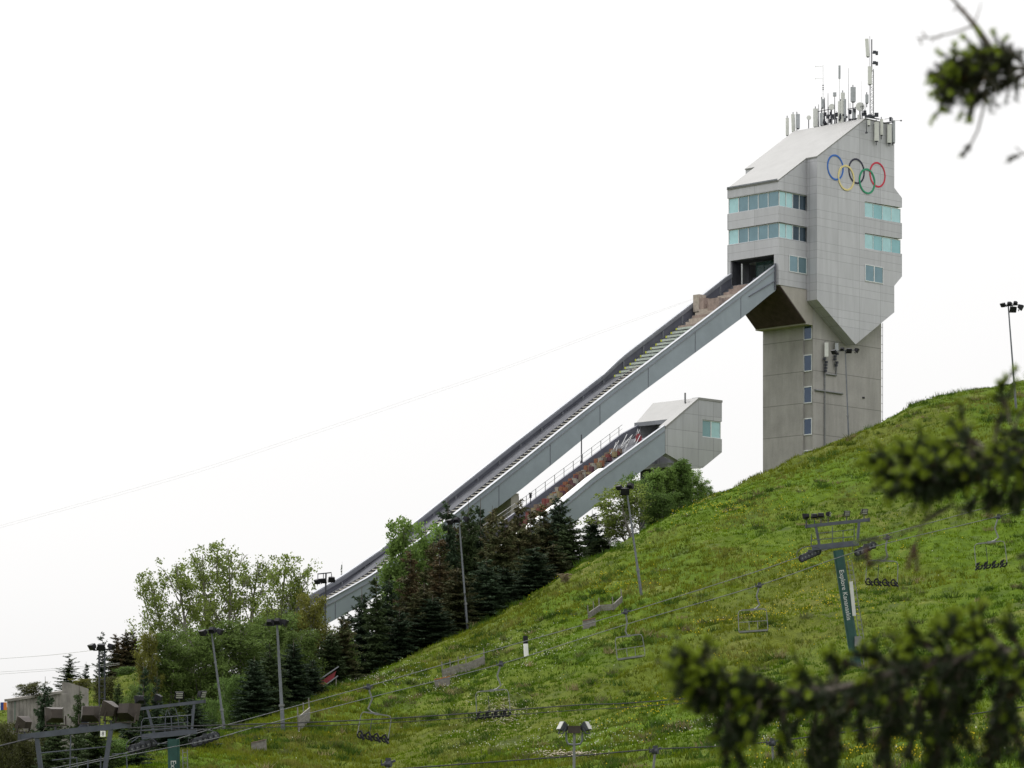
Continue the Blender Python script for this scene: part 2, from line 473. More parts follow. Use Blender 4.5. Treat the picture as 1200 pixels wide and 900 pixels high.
# ---- grass tufts: one mass nobody could count
def px_points(n, u0, u1, seed):
    """points spread evenly over the picture's slope, with the ground's depth"""
    r = np.random.default_rng(seed)
    u = r.uniform(u0, u1, n)
    tt = r.uniform(0, 1, n)
    Yr = ridge_depth(u)
    Y = 108 + (Yr + 2 - 108) * tt ** 0.66
    X = (u - CX) / F * Y
    return X, Y, H(X, Y)

def blades(X, Y, Z, nb, hgt, wid, lean, seed):
    r = np.random.default_rng(seed)
    n = len(X) * nb
    x = np.repeat(X, nb) + r.normal(0, .14, n); y = np.repeat(Y, nb) + r.normal(0, .14, n); z = np.repeat(Z, nb) - .04
    h = np.repeat(hgt, nb) * r.uniform(.6, 1.25, n)
    a = r.uniform(0, 2 * np.pi, n); la = r.uniform(0, 2 * np.pi, n); ll = h * r.uniform(.1, lean, n)
    V = np.empty((n, 3, 3))
    V[:, 0] = np.stack([x - np.cos(a) * wid, y - np.sin(a) * wid, z], -1)
    V[:, 1] = np.stack([x + np.cos(a) * wid, y + np.sin(a) * wid, z], -1)
    V[:, 2] = np.stack([x + np.cos(la) * ll, y + np.sin(la) * ll, z + h], -1)
    return V.reshape(-1, 3), np.arange(n * 3).reshape(n, 3)

gx, gy, gz = px_points(84000, -40, 1240, 5)
r4 = np.random.default_rng(4); mu, mY = r4.uniform(-60, 320, 9000), r4.uniform(262, 350, 9000); mX = (mu - CX) / F * mY
gx, gy, gz = np.append(gx, mX), np.append(gy, mY), np.append(gz, H(mX, mY))
patch = fbm(gx / 14, gy / 26, 21, 3); pd = fbm(gx / 4, gy / 7, 33, 3)
gh = 0.13 + 0.20 * pd + 0.12 * (patch > .6)
V, T = blades(gx, gy, gz, 5, gh, 0.045, 0.7, 6)
pal = np.array([[.060, .111, .003], [.096, .147, .005], [.110, .132, .010], [.15, .138, .042], [.037, .064, .006]])
r5 = np.random.default_rng(8)
sm = lambda x, a, b: np.clip((x - a) / (b - a), 0, 1)[:, None]
pd2 = fbm(gx / 1.6, gy / 2.6, 61, 3) + r5.normal(0, .07, len(gx))
gc = pal[0] * (1 - sm(patch, .40, .52)) + pal[1] * sm(patch, .40, .52)
k_ = sm(patch, .54, .64); gc = gc * (1 - k_) + pal[2] * k_
k_ = sm(pd + r5.normal(0, .05, len(gx)), .60, .74) * .6; gc = gc * (1 - k_) + pal[3] * k_
k_ = sm(-pd2, -.45, -.29) * .7; gc = gc * (1 - k_) + pal[4] * k_
k_ = (1 - sm(gy, 190, 262)) * sm(gx / gy, -.03, .06) * .85 * sm(fbm(gx / 20, gy / 30, 71, 2), .25, .5); gc = gc * (1 - k_) + np.array([.040, .084, .003]) * k_
gc = gc * r5.uniform(.85, 1.17, (len(gx), 1))
t = NT('grass_blades'); q = t.n('ShaderNodeAttribute'); q.attribute_name = 'tint'
nz = t.noise(t.obj(), 0.8, 3)
vm = t.n('ShaderNodeVectorMath', operation='SCALE'); t.l(q.outputs['Color'], vm.inputs[0]); t.l(t.math('ADD', 0.75, t.math('MULTIPLY', nz, 0.5)), vm.inputs['Scale'])
t.l(vm.outputs[0], t.b.inputs['Base Color']); t.b.inputs['Roughness'].default_value = .7; t.b.inputs['Specular IOR Level'].default_value = .06
tr = t.n('ShaderNodeBsdfTranslucent'); t.l(vm.outputs[0], tr.inputs['Color'])
ms = t.n('ShaderNodeMixShader'); ms.inputs[0].default_value = .35
t.l(t.b.outputs[0], ms.inputs[1]); t.l(tr.outputs[0], ms.inputs[2]); t.l(ms.outputs[0], t.out.inputs['Surface'])
M['grass'] = t.m
g = raw_mesh('grass', V, T, M['grass'], colors=np.repeat(np.repeat(gc, 5, 0) * r5.uniform(.82, 1.2, (len(gx) * 5, 1)), 3, 0))
tag(g, 'tufted green meadow grass covering the ski hill', 'grass', kind='stuff')

# coarse weeds in darker clumps among the grass
wx, wy, wz = px_points(5200, -20, 1240, 15)
k = (fbm(wx / 7, wy / 9, 91, 3) > .52); wx, wy, wz = wx[k], wy[k], wz[k]
V, T = blades(wx, wy, wz, 34, .28 + .40 * r5.random(len(wx)) ** 2, .05, 1.3, 16)
n_ = len(wx); V = V.reshape(n_, 34, 3, 3); V[..., :2] += (r5.normal(0, .28, (n_, 34, 1, 2))); V = V.reshape(-1, 3)
wc = np.where(r5.random((n_, 1)) < .80, np.array([[.040, .076, .010]]), np.where(r5.random((n_, 1)) < .5, np.array([[.17, .145, .07]]), np.array([[.075, .085, .03]]))) * r5.uniform(.7, 1.35, (n_, 1))
g = raw_mesh('weeds', V, T, M['grass'], colors=np.repeat(wc, 34 * 3, 0))
tag(g, 'coarse dark weed clumps scattered over the meadow', 'weeds', kind='stuff')
# bare soil with pale stones
def soil(label, u, v, wu, wv, n, seed):
    r = np.random.default_rng(seed); P = []
    for _ in range(n):
        a = r.normal(0, .45, 2); p = hit(u + a[0] * wu, v + a[1] * wv); P.append((p.x, p.y, p.z + .10))
    P = np.array(P); s_ = r.uniform(.05, .16, n); ring = [(1, 0, .1), (.3, .9, .3), (-.8, .6, .1), (-.7, -.6, .2), (.4, -.9, 0)]
    V = np.stack([P + np.stack([s_ * q[0], s_ * q[1], s_ * (q[2] + .9 * abs(q[1]))], -1) for q in ring] + [P + np.stack([0 * s_, 0 * s_, s_ * .9], -1)], 1).reshape(-1, 3)
    T = np.concatenate([np.arange(n)[:, None] * 6 + np.array([[i, (i + 1) % 5, 5]]) for i in range(5)])
    tag(raw_mesh('stones', V, T, simple('stones_' + str(seed), (.30, .26, .20), .9, 0, .35, 2)), label, 'stones', kind='stuff')
soil('pale stones and dry soil under the hooped lift chair', 590, 838, 34, 22, 260, 1)
soil('bare brown soil strip behind the twin lamp pole', 665, 887, 45, 4, 300, 2)
# ---- dandelions and seed heads
def flower_mass(name, n, spots, seed, col, size, label, zoff):
    """flowers thick in drifts (u, v, half width, half height of each drift in the photo), a few strays between"""
    X, Y, Z = px_points(n, 300, 1235, seed); r = np.random.default_rng(seed + 500)
    u = CX + F * X / Y; v = YH - F * (Z - ZC) / Y
    wgt = 0.012 * (v > np.interp(u, SIL_U, SIL_V) + 12)
    for a, b, wu, wv in spots: wgt = np.maximum(wgt, np.exp(-((u - a) / wu) ** 2 - ((v - b) / wv) ** 2))
    k = r.random(n) < wgt * (fbm(X / 3, Y / 5, seed + 3, 2) > .47)
    X, Y, Z = X[k], Y[k], Z[k]; n = len(X)
    z = Z + zoff * r.uniform(.7, 1.3, n); s = size * r.uniform(.6, 1.35, n)
    ring = [(math.cos(q), math.sin(q)) for q in (0, 1.256, 2.513, 3.77, 5.027)]
    V = np.stack([np.stack([X + s * cx, Y + s * .5 * cx, z + s * cy], -1) for cx, cy in ring], 1).reshape(-1, 3)
    m = simple(name + '_petals', col, .8, 0, .2, .5)
    tag(raw_mesh(name, V, np.arange(n * 5).reshape(n, 5), m), label, 'flowers', kind='stuff')
flower_mass('dandelions', 42000, [(735, 843, 55, 14), (800, 825, 40, 12), (850, 742, 36, 26), (905, 720, 45, 22), (935, 665, 50, 20), (975, 715, 55, 30), (1080, 880, 120, 22), (930, 880, 50, 18), (720, 690, 50, 18), (1010, 650, 50, 25), (860, 600, 60, 16)], 51, (.62, .48, .02), .036, 'yellow dandelions flowering in drifts across the grass slope', .34)
flower_mass('seed_heads', 36000, [(590, 838, 36, 20), (690, 868, 60, 14), (600, 870, 60, 14), (500, 800, 50, 18), (440, 796, 36, 7), (860, 860, 60, 16), (700, 600, 70, 24), (620, 770, 60, 22)], 77, (.55, .55, .46), .034, 'white dandelion seed heads scattered through the meadow', .38)

# ------------------------------------------------------------------ ski jump tower: frame of reference turned 45 degrees
D1 = Vector((-S2, S2, 0)); D2 = Vector((S2, S2, 0)); ZV = Vector((0, 0, 1))
class Frame:
    def __init__(s, u, Y): s.K = Vector(((u - CX) / F * Y, Y, 0))
    def P(s, a, b, z): return s.K + D1 * a + D2 * b + ZV * z
    def on_front(s, u, v, b=0):
        """(a, z) of pixel (u, v) on the plane parallel to the front at depth b"""
        k = s.K + D2 * b; q = (u - CX) / F
        a = (k.x - q * k.y) / (S2 * (1 + q)); p = k + D1 * a
        return a, ZC + (YH - v) / F * p.y
    def on_side(s, u, v, a=0):
        k = s.K + D1 * a; q = (u - CX) / F
        b = (q * k.y - k.x) / (S2 * (1 - q)); p = k + D2 * b
        return b, ZC + (YH - v) / F * p.y
    def block(s, mb, a0, a1, b0, b1, z0, z1):
        P = s.P
        return mb.hexa([P(a0, b0, z0), P(a1, b0, z0), P(a1, b1, z0), P(a0, b1, z0)], [P(a0, b0, z1), P(a1, b0, z1), P(a1, b1, z1), P(a0, b1, z1)])
    def slab(s, mb, poly, a0, a1):
        """polygon of (b, z) extruded from a0 to a1"""
        return mb.prism([s.P(a0, b, z) for b, z in poly], D1 * (a1 - a0))

A = Frame(912.5, 430.0)
W = A.on_front(852.3, 223)[0]
B3 = A.on_side(945.5, 200)[0]
TS = -A.on_front(957.5, 200, B3)[0]
eave = A.on_front(912.5, 212)[1]
sd = lambda u, v: A.on_side(u, v, -TS)
c_ = lambda u, v: A.on_side(u, v, 0)
br, zr_ = sd(1014, 140)
roofslope = (zr_ - eave) / br
fb_ = sd(957.5, 181)[0]
front_edge = (fb_, eave + roofslope * fb_)
outline = [front_edge, (br, zr_), (sd(1048, 149)[0], zr_), sd(1048, 220), sd(1057, 232),
           sd(1057, 236 + 7.2), sd(1013.5, 236), sd(1013.5, 254), sd(1057, 261.5),
           sd(1057, 280), sd(1013.5, 273), sd(1013.5, 291), sd(1057, 297.5),
           sd(1057, 324), sd(1048, 335), sd(1048, 366), sd(1002.6, 403.6), sd(957.5, 351)]
bend = sd(1057, 250)[0]; bback = sd(1048, 200)[0]
z_w1t = A.on_front(912.5, 222.6)[1]; z_w1b = A.on_front(912.5, 241)[1]
z_w2t = A.on_front(912.5, 260)[1]; z_w2b = A.on_front(912.5, 278)[1]
z_op = A.on_front(907, 298)[1]; z_bot = A.on_front(909, 334)[1]
a_l = A.on_front(856, 307)[0]; a_r = A.on_front(907, 298)[0]
z_seg = (z_w1b - z_w2t)
tower_z = ZC + (YH - 600) / F * 436
M['clad'] = cladding('grey_cladding', (0.435, 0.44, 0.465), z_seg * 2, z_w2t - tower_z, 4.3, sd(985.5, 200)[0] - 4.3 * 3, W * .52, -0.02, floors=True)

tower = thing('ski_jump_tower', 'tall grey panelled ski jump tower with coloured rings on its concrete shaft', 'tower', tuple(A.P(4, 8, ZC + (YH - 600) / F * 436)))
mb = MB()
topz = c_(945.5, 186)[1]
# central block in storeys, front windows set back between them
A.slab(mb, [(0, z_w1t), (0, eave), (br, zr_), (bback, zr_), (bback, z_w1t)], 0, W)
A.block(mb, 0, W, 0, bback, z_w2t, z_w1b)
A.block(mb, 0, W, 0, bback, z_op, z_w2b)
ins = .28
for zt, zb in ((z_w1t, z_w1b), (z_w2t, z_w2b)):
    A.block(mb, ins + .06, W - ins - .06, B3 + .1, bback, zb, zt)
A.block(mb, a_l, W, 0, 2.0, z_bot, z_op)
A.block(mb, 0, a_r, 0, 6.0, z_bot, z_op)
A.block(mb, 0, .3, 6.0, bback, z_bot, z_op); A.block(mb, .303, W, bback - .4, bback, z_bot, z_op)
A.block(mb, .303, W, 6.0, bback - .403, z_bot, z_bot + .3)
A.block(mb, a_r, a_l, .05, 6.0, z_bot, z_bot + .3)
mb.build('cladding', M['clad'], tower)
for nm, a0, a1 in (('side_slab', -TS, -.003), ('side_slab', W + .003, W + TS)):
    m = MB(); ol_ = outline
    if a0 > 0: ol_ = outline[:13] + [(sd(1057, 300)[0], z_op + .9), (3.4, z_op + .9), (3.4, z_bot + .9), (sd(1057, 320)[0], z_bot + .9)] + outline[14:]
    A.slab(m, ol_, a0, a1)
    m.build(nm, M['clad'], tower)
# roof skin
m = MB()
th = .18
nrm = lambda b: eave + roofslope * b
eb = -.12
m.prism([A.P(-.0, eb, nrm(eb) + .02), A.P(-.0, br, zr_ + .02), A.P(-.0, br, zr_ + th), A.P(-.0, eb, nrm(eb) + th)], D1 * W)
for a0 in (-TS - .05, W):
    fb, fz = front_edge
    m.prism([A.P(a0, fb - .1, nrm(fb - .1) + .02), A.P(a0, br, zr_ + .02), A.P(a0, br, zr_ + th), A.P(a0, fb - .1, nrm(fb - .1) + th)], D1 * (TS + .05))
A.block(m, -TS - .05, W + TS + .05, br, bback, zr_ + .02, zr_ + th)
roof = m.build('roof', M['roof'], tower)
m = MB(); A.block(m, .1, W - .1, -.2, -.1, eave + .1, eave + .28)
m.build('gutter', M['parapet_light'], roof)

# windows: bands of panes with mullions
def band(a0, a1, b0, b1, z0, z1, panes_f, panes_s, mats_f, mats_s, name='window', side_a=None):
    """front panes along a at depth b0, side panes along b on plane side_a"""
    m = MB(); fr = MB()
    for i in range(panes_f):
        p, q = a0 + (a1 - a0) * i / panes_f, a0 + (a1 - a0) * (i + 1) / panes_f
        m.mi = mats_f[i]
        A.block(m, p + .02, q - .02, b0, b0 + .08, z0, z1)
        A.block(fr, q - .05, q + .05, b0 - .06, b0 + .05, z0, z1)
    for i in range(panes_s):
        p, q = b0 + .1 + (b1 - b0) * i / panes_s, b0 + .1 + (b1 - b0) * (i + 1) / panes_s
        m.mi = mats_s[i]
        A.block(m, a0 - .0, a0 + .08, p + .02, q - .02, z0, z1)
        A.block(fr, a0 - .06, a0 + .05, p - .05, p + .05, z0, z1)
    for zz in (z0, z1 - .07): A.block(fr, a0 - .055, a1 + .05, b0 - .055, b0 + .045, zz, zz + .07); A.block(fr, a0 - .055, a0 + .045, b0 + .05, b1, zz, zz + .07)
    gl = [M['g_teal'], M['g_lite'], M['g_slate'], M['g_dark']]
    o = m.build(name, gl, tower); fr.build('frame', M['frame'], o)
for zt, zb in ((z_w1t, z_w1b), (z_w2t, z_w2b)):
    band(ins, W - .05, ins, B3, zb + .02, zt - .02, 5, 4, [2, 2, 2, 2, 1], [1, 1, 3, 3])
    # lower light panes seen in two of the front bays
for (uu0, vt, vb) in ((1013.5, 236, 254), (1013.5, 273, 291)):
    b0, zt = sd(uu0, vt); _, zb = sd(uu0, vb); b1 = bend - .12
    m = MB(); fr = MB(); n = 4
    for i in range(n):
        p, q = b0 + .03 + (b1 - b0 - .03) * i / n, b0 + .03 + (b1 - b0 - .03) * (i + 1) / n
        m.mi = [1, 0, 1, 1][i] if vt < 250 else [1, 0, 1, 0][i]
        A.block(m, -TS + .18, -TS + .26, p, q - .03, zb + .02, zt - .02)
        A.block(fr, -TS + .13, -TS + .22, q - .06, q, zb + .02, zt - .02)
    for zz in (zb + .02, zt - .09): A.block(fr, -TS + .135, -TS + .225, b0, b1 - .01, zz, zz + .07)
    m.mi = 1
    A.block(m, -TS + .27, -.1, b1 - .1, b1 - .02, zb + .02, zt - .02)
    o = m.build('window', [M['g_teal'], M['g_lite'], M['g_slate'], M['g_dark']], tower); fr.build('frame', M['frame'], o)
def punched(fr_, a, u0, u1, vt, vb, vt1, par, panes=2, mat='g_slate', proud=.0):
    """window with a pale frame on a side wall"""
    b0, zt = fr_.on_side(u0, vt, a); b1, _ = fr_.on_side(u1, vt1, a); _, zb = fr_.on_side(u0, vb, a)
    m = MB(); f = MB()
    fr_.block(m, a - .03, a + .05, b0, b1, zb, zt)
    e = .09
    fr_.block(f, a - .08, a + .02, b0 - e, b0, zb - e, zt + e); fr_.block(f, a - .08, a + .02, b1, b1 + e, zb - e, zt + e)
    fr_.block(f, a - .078, a + .02, b0, b1, zt, zt + e); fr_.block(f, a - .078, a + .02, b0, b1, zb - e, zb)
    for i in range(1, panes):
        bm_ = b0 + (b1 - b0) * i / panes; fr_.block(f, a - .075, a + .02, bm_ - .08, bm_ + .08, zb, zt)
    o = m.build('window', M[mat], par); f.build('frame', M['frame'], o)
punched(A, 0, 925, 944.5, 299.5, 317.5, 303, tower)
punched(A, -TS, 1014, 1034, 310.5, 328.5, 313, tower)

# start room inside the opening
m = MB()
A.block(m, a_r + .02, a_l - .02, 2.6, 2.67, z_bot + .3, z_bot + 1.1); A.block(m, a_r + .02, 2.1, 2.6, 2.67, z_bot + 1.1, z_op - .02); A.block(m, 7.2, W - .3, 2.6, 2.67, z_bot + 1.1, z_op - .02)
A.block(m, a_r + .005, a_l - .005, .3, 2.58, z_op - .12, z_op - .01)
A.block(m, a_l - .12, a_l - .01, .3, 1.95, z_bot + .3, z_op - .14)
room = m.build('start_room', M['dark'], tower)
m = MB(); m.mi = 0
wz0, wz1 = z_bot + 1.2, z_op - .2
for a0, a1 in ((4.7, 5.9), (3.4, 4.6), (2.2, 3.3)): A.block(m, a0, a1, 2.61, 2.65, wz0 - .1, wz1 + .05)
for a0 in (2.1, 3.3, 4.6, 5.9): A.block(m, a0, a0 + .1, 2.56, 2.68, wz0 - .1, wz1 + .05)
t = NT('clear_glass'); tb = t.n('ShaderNodeBsdfTransparent'); tb.inputs[0].default_value = (.55, .68, .66, 1)
ms = t.n('ShaderNodeMixShader'); ms.inputs[0].default_value = .35; t.l(tb.outputs[0], ms.inputs[1]); t.l(t.b.outputs[0], ms.inputs[2]); t.l(ms.outputs[0], t.out.inputs['Surface'])
t.b.inputs['Base Color'].default_value = (.12, .2, .2, 1); t.b.inputs['Roughness'].default_value = .08
m.build('inner_window', t.m, room)
m = MB()
p = A.P(3.3, 1.0, z_bot + .3)
m.tube([A.P(3.6, 1.2, z_bot + 1.0), A.P(5.0, 1.2, z_bot + 1.0)], .55, 14)
m.box(A.P(4.3, 1.2, z_bot + .55), (1.3, 1.2, .5), (D1, D2, ZV))
m.bar(A.P(3.5, .8, z_bot + .3), A.P(3.5, .8, z_bot + 1.9), .12); m.bar(A.P(1.2, .5, z_bot + .3), A.P(1.2, .5, z_bot + 2.4), .12)
m.bar(A.P(1.0, .6, z_bot + .36), A.P(5.0, 1.1, z_bot + .36), .5, .1)
tag(m.build('winch', M['steel']), 'dark winch drum standing in the start opening', 'winch')

# bracket with sloping brown soffit (shade included in its colour), concrete shaft
BS = c_(953, 400)[0]
sh_a = A.on_front(894, 400, BS)[0]
bb, zbb = c_(945, 377.4)
BE = c_(1033, 430)[0]
zfoot = ZC + (YH - 640) / F * 436
M['conc'] = concrete('tower_concrete', (0.31, 0.30, 0.29), 37.3 / F * (A.K.y + S2 * BS), c_(953, 397)[1] - tower.location.z)
M['concb'] = concrete('bracket_concrete', (0.34, 0.32, 0.297), 30, 0)
m = MB()
A.slab(m, [(.35, z_bot - .02), (bb, zbb), (bb, zbb - .25), (BS + .0, zbb - .25), (BS, z_bot - .02)], .06, W - .06)
br_ = m.build('bracket', M['concb'], tower)
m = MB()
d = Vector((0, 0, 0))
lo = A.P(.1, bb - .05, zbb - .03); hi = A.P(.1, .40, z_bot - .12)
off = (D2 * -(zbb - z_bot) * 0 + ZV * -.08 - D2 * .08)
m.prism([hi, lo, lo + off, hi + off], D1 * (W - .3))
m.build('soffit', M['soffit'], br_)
m = MB()
st_a = A.on_front(941, 400, BS)[0]
zs = z_bot - .03
A.block(m, st_a, sh_a, BS, BE, zfoot, zbb - .26)
A.block(m, 0.02, st_a, BS + .22, BE, zfoot, zbb - .26)
A.block(m, 0.02, sh_a, BS + .01, BE, zbb - .26, zs)
A.block(m, 0.02, .16, BS, BS + .22, zfoot, zbb - .26)
m.build('shaft', M['conc'], tower)
for v in (379, 416, 453.3, 490.6, 528):
    a0, zt = A.on_front(952, v, BS + .2); a1, _ = A.on_front(942, v, BS + .2); zb = zt - 17.6 / F * 436
    m = MB(); f = MB(); bq = BS + .2
    A.block(m, a0 + .12, a1 - .12, bq - .04, bq + .03, zb, zt)
    e = .12
    A.block(f, a0, a0 + e, bq - .1, bq + .01, zb - e, zt + e); A.block(f, a1 - e, a1, bq - .1, bq + .01, zb - e, zt + e)
    A.block(f, a0 + e, a1 - e, bq - .098, bq + .01, zt, zt + e); A.block(f, a0 + e, a1 - e, bq - .098, bq + .01, zb - e, zb)
    o = m.build('window', M['g_blue'], tower); f.build('frame', M['frame'], o)
# ladder on the shaft's far edge
m = MB(); zz0 = zfoot + 5; zz1 = A.on_side(1033, 378, 0)[1]
for bq in (BE + .12, BE + .55): m.bar(A.P(.25, bq, zz0), A.P(.25, bq, zz1), .06)
z = zz0
while z < zz1: m.bar(A.P(.25, BE + .0, z), A.P(.25, BE + .55, z), .05); z += 1.1
m.build('ladder', M['galv'], tower)
# pipes on the shaft
m = MB(); ap = -.08
def wp(u, v, a=-.08): b, z = A.on_side(u, v, a); return A.P(a, b, z)
m.tube([wp(966.5, 418), wp(966.5, 560)], .11, 8); m.tube([wp(955, 457), wp(987.5, 461.5)], .13, 8); m.tube([wp(967, 438), wp(980, 440)], .11, 8)
m.tube([wp(980, 440), wp(980, 424)], .10, 8)
m.build('pipe', M['galv'], tower)
m = MB(); m.box(wp(1012, 466, -.02), (.4, .1, .2), (D2, D1, ZV)); m.build('vent', M['black'], tower)

# the five rings on the side wall
def ring(u, v, col, proud, nm, lab):
    b, z = A.on_side(u, v, -TS); n = 48; m = MB(); vs = []; fs = []
    ro, ri = 1.65, 1.42
    for k in range(n):
        q = 2 * math.pi * k / n
        for rr, a in ((ro, -TS - proud), (ri, -TS - proud), (ro, -TS - .004), (ri, -TS - .004)):
            vs.append(A.P(a, b + rr * math.cos(q), z + rr * math.sin(q)))
    for k in range(n):
        i, j = k * 4, ((k + 1) % n) * 4
        fs += [[i, i + 1, j + 1, j], [i + 2, j + 2, j + 3, i + 3], [i, j, j + 2, i + 2], [i + 1, i + 3, j + 3, j + 1]]
    m.add(vs, fs)
    o = m.build('ring_emblem', simple('ring_paint_' + lab, col, .5, 0, .06, 2), tower); o['label'] = lab + ' ring of the emblem'
ring(978.8, 196.2, (.03, .13, .45), .05, '', 'blue')
ring(1003.6, 200.6, (.02, .022, .045), .05, '', 'black')
ring(1028.2, 204.8, (.50, .03, .06), .05, '', 'red')
ring(991.4, 208.4, (.66, .56, .26), .08, '', 'yellow')
ring(1015.9, 212.4, (.02, .25, .13), .08, '', 'green')

# ------------------------------------------------------------------ the two ramps
def sweep(fr, mb, a0, a1, bs, zlo, zhi):
    n0 = len(bs); vs = []; fs = []
    for b, l, h in zip(bs, zlo, zhi): vs += [fr.P(a0, b, l), fr.P(a1, b, l), fr.P(a1, b, h), fr.P(a0, b, h)]
    for i in range(n0 - 1):
        p, q = i * 4, i * 4 + 4
        for k in range(4): fs.append([p + k, p + (k + 1) % 4, q + (k + 1) % 4, q + k])
    fs += [[0, 1, 2, 3], [(n0 - 1) * 4 + k for k in (3, 2, 1, 0)]]
    mb.add(vs, fs)
def curve(fr, a, pts):
    q = sorted(fr.on_side(u, v, a) for u, v in pts)
    b = np.array([x[0] for x in q]); z = np.array([x[1] for x in q])
    return lambda x: np.interp(x, b, z)
NA, FA = .5, W - .75
ztop = curve(A, NA, [(909, 311), (828, 373), (759, 425.5), (721, 454), (660, 502), (614, 539), (532, 603.5), (435.5, 675), (384.5, 703), (360, 715), (320, 733), (250, 760)])
zbotm = curve(A, NA, [(908, 340.5), (872, 370.6), (752, 460), (721, 484), (614, 571), (532, 634), (435, 703), (380, 733), (320, 757), (250, 780)])
zfar = curve(A, FA, [(856, 321), (810, 357), (730, 418.3), (720, 427.4), (707, 440), (694, 450), (600, 522.7), (487, 612.5), (443, 647.5), (401, 676), (360, 700), (300, 730), (230, 760)])
b_end = A.on_side(300, 740, NA)[0]
bs = np.linspace(b_end, -.02, 70)
b_kink = A.on_side(757, 424, NA)[0]
zdeck = lambda b: ztop(b) - 1.75
ramp = thing('ski_jump_ramp', 'long blue-grey ski jump ramp sloping down from the tall tower', 'ski ramp', tuple(A.P(4, -30, float(zbotm(-30)))))
m = MB(); sweep(A, m, NA, NA + .35, bs, zbotm(bs), ztop(bs)); gird = m.build('side_girder', M['girder'], ramp)
m = MB(); sweep(A, m, NA - .09, NA - .004, bs, ztop(bs) - .62, ztop(bs) - .5); sweep(A, m, NA - .1, NA + .37, bs, ztop(bs) + .004, ztop(bs) + .1); m.build('rail', M['parapet_light'], gird)
m = MB()
for b in np.arange(b_end + 3, -2, 8.5):
    m = MB(); A.block(m, NA - .03, NA - .003, b, b + .07, float(zbotm(b)) + .05, float(ztop(b)) - .65); m.build('joint_strip', M['parapet'], gird)
m = MB(); A.block(m, NA - .12, NA - .01, -.28, -.06, float(zbotm(-.1)) + .1, float(ztop(-.1)) + .3); m.bar(A.P(NA - .1, -5.2, float(ztop(-5.2)) - 1.3), A.P(NA - .1, -.1, float(zbotm(-.1)) + 1.25), .1); m.build('end_frame', M['parapet'], gird)
m = MB(); sweep(A, m, NA + .352, FA, bs, zdeck(bs) - .35, zdeck(bs)); m.build('track', M['deck'], ramp)
m = MB(); sweep(A, m, FA, FA + .35, bs, zdeck(bs) - .9, zfar(bs) - .004); far = m.build('parapet', M['parapet'], ramp)
m = MB(); sweep(A, m, FA - .14, FA - .004, bs, zfar(bs) - .46, zfar(bs) + .02); sweep(A, m, FA - .05, FA + .4, bs, zfar(bs) + .03, zfar(bs) + .1); m.build('rail', M['parapet_light'], far)
m = MB()
for b in np.arange(b_end + 1, -1, 3.6):
    m = MB(); A.block(m, FA - .2, FA - .006, b, b + .16, float(zdeck(b)), float(zfar(b)) - .47); m.build('rib', M['parapet_light'], far)
# maintenance stair along the near girder, lower part
m = MB()
for b in np.arange(b_end + 1, b_kink - .3, .62): A.block(m, NA + .4, NA + 1.45, b, b + .46, float(ztop(b)) - .02, float(ztop(b)) + .1)
m.mi = 1; sweep(A, m, NA + .36, NA + 1.4, bs[bs < b_kink], ztop(bs[bs < b_kink]) - .45, ztop(bs[bs < b_kink]) - .25)
sweep(A, m, NA + 1.42, NA + 1.52, bs[bs < b_kink], ztop(bs[bs < b_kink]) - .9, ztop(bs[bs < b_kink]) + .1)
m.build('stair', [M['tread'], M['deck']], ramp)
# stepped start gates of the upper part
m = MB(); b_pink = A.on_side(835, 368, NA)[0]
k = 0
for b in np.linspace(b_kink + .3, b_pink - .6, 13):
    z = float(zdeck(b)) + .55
    m.mi = 0; A.block(m, NA + 2.2, FA - 2.0, b, b + .55, z + .02, z + .28)
    m.mi = 1; A.block(m, FA - 1.98, FA - 1.75, b, b + .55, z + .02, z + .28)
    m.mi = 2; A.block(m, NA + 1.7, NA + 2.18, b + .1, b + .5, z - .3, z + .1)
    k += 1
m.build('start_steps', [M['step'], M['yellowgreen'], M['deck']], ramp)
m = MB(); rr = random.Random(4)
for b in np.linspace(b_pink, -2.2, 13):
    z = float(zdeck(b)) + .6
    m.mi = rr.choice((0, 1, 0)); A.block(m, NA + 1.9 + rr.random(), FA - 2.2 + rr.random() * .8, b, b + .62, z - .3, z + .22)
    m.mi = 2; A.block(m, NA + 1.0, NA + 1.8, b, b + .5, z - .35, z + .05)
m.build('wooden_steps', [M['brownwood'], M['palewood'], M['deck']], ramp)
m = MB()
b = A.on_side(836, 360, 3.6)[0]; A.block(m, 2.4, 4.3, b - .3, b + 1.0, float(zdeck(b)) + .2, float(zdeck(b)) + 2.1)
m.mi = 1; b2, _ = A.on_side(818, 352, FA - .5); A.block(m, FA - 1.2, FA - .2, b2 - .6, b2 + .7, float(zdeck(b2)) + .1, float(zfar(b2)) + .75)
m.mi = 0; A.block(m, FA - 2.0, FA - 1.25, b2 - .6, b2 + .6, float(zdeck(b2)) + .1, float(zfar(b2)) + .25)
tag(m.build('wooden_crate', [M['brownwood'], M['palewood']]), 'pinkish wooden crates standing on the steep start steps', 'crate')
# underside plate and pier
m = MB(); sweep(A, m, NA + .352, FA + .3, bs, zbotm(bs) + .25, zbotm(bs) + .45); m.build('bottom_plate', M['parapet'], ramp)
bp = A.on_side(603, 560, NA)[0]
m = MB(); A.block(m, NA + .4, FA, bp - .2, bp + 1.1, float(zbotm(bp)) - 16, float(zbotm(bp)) + .2); m.build('pier', M['concb'], ramp)

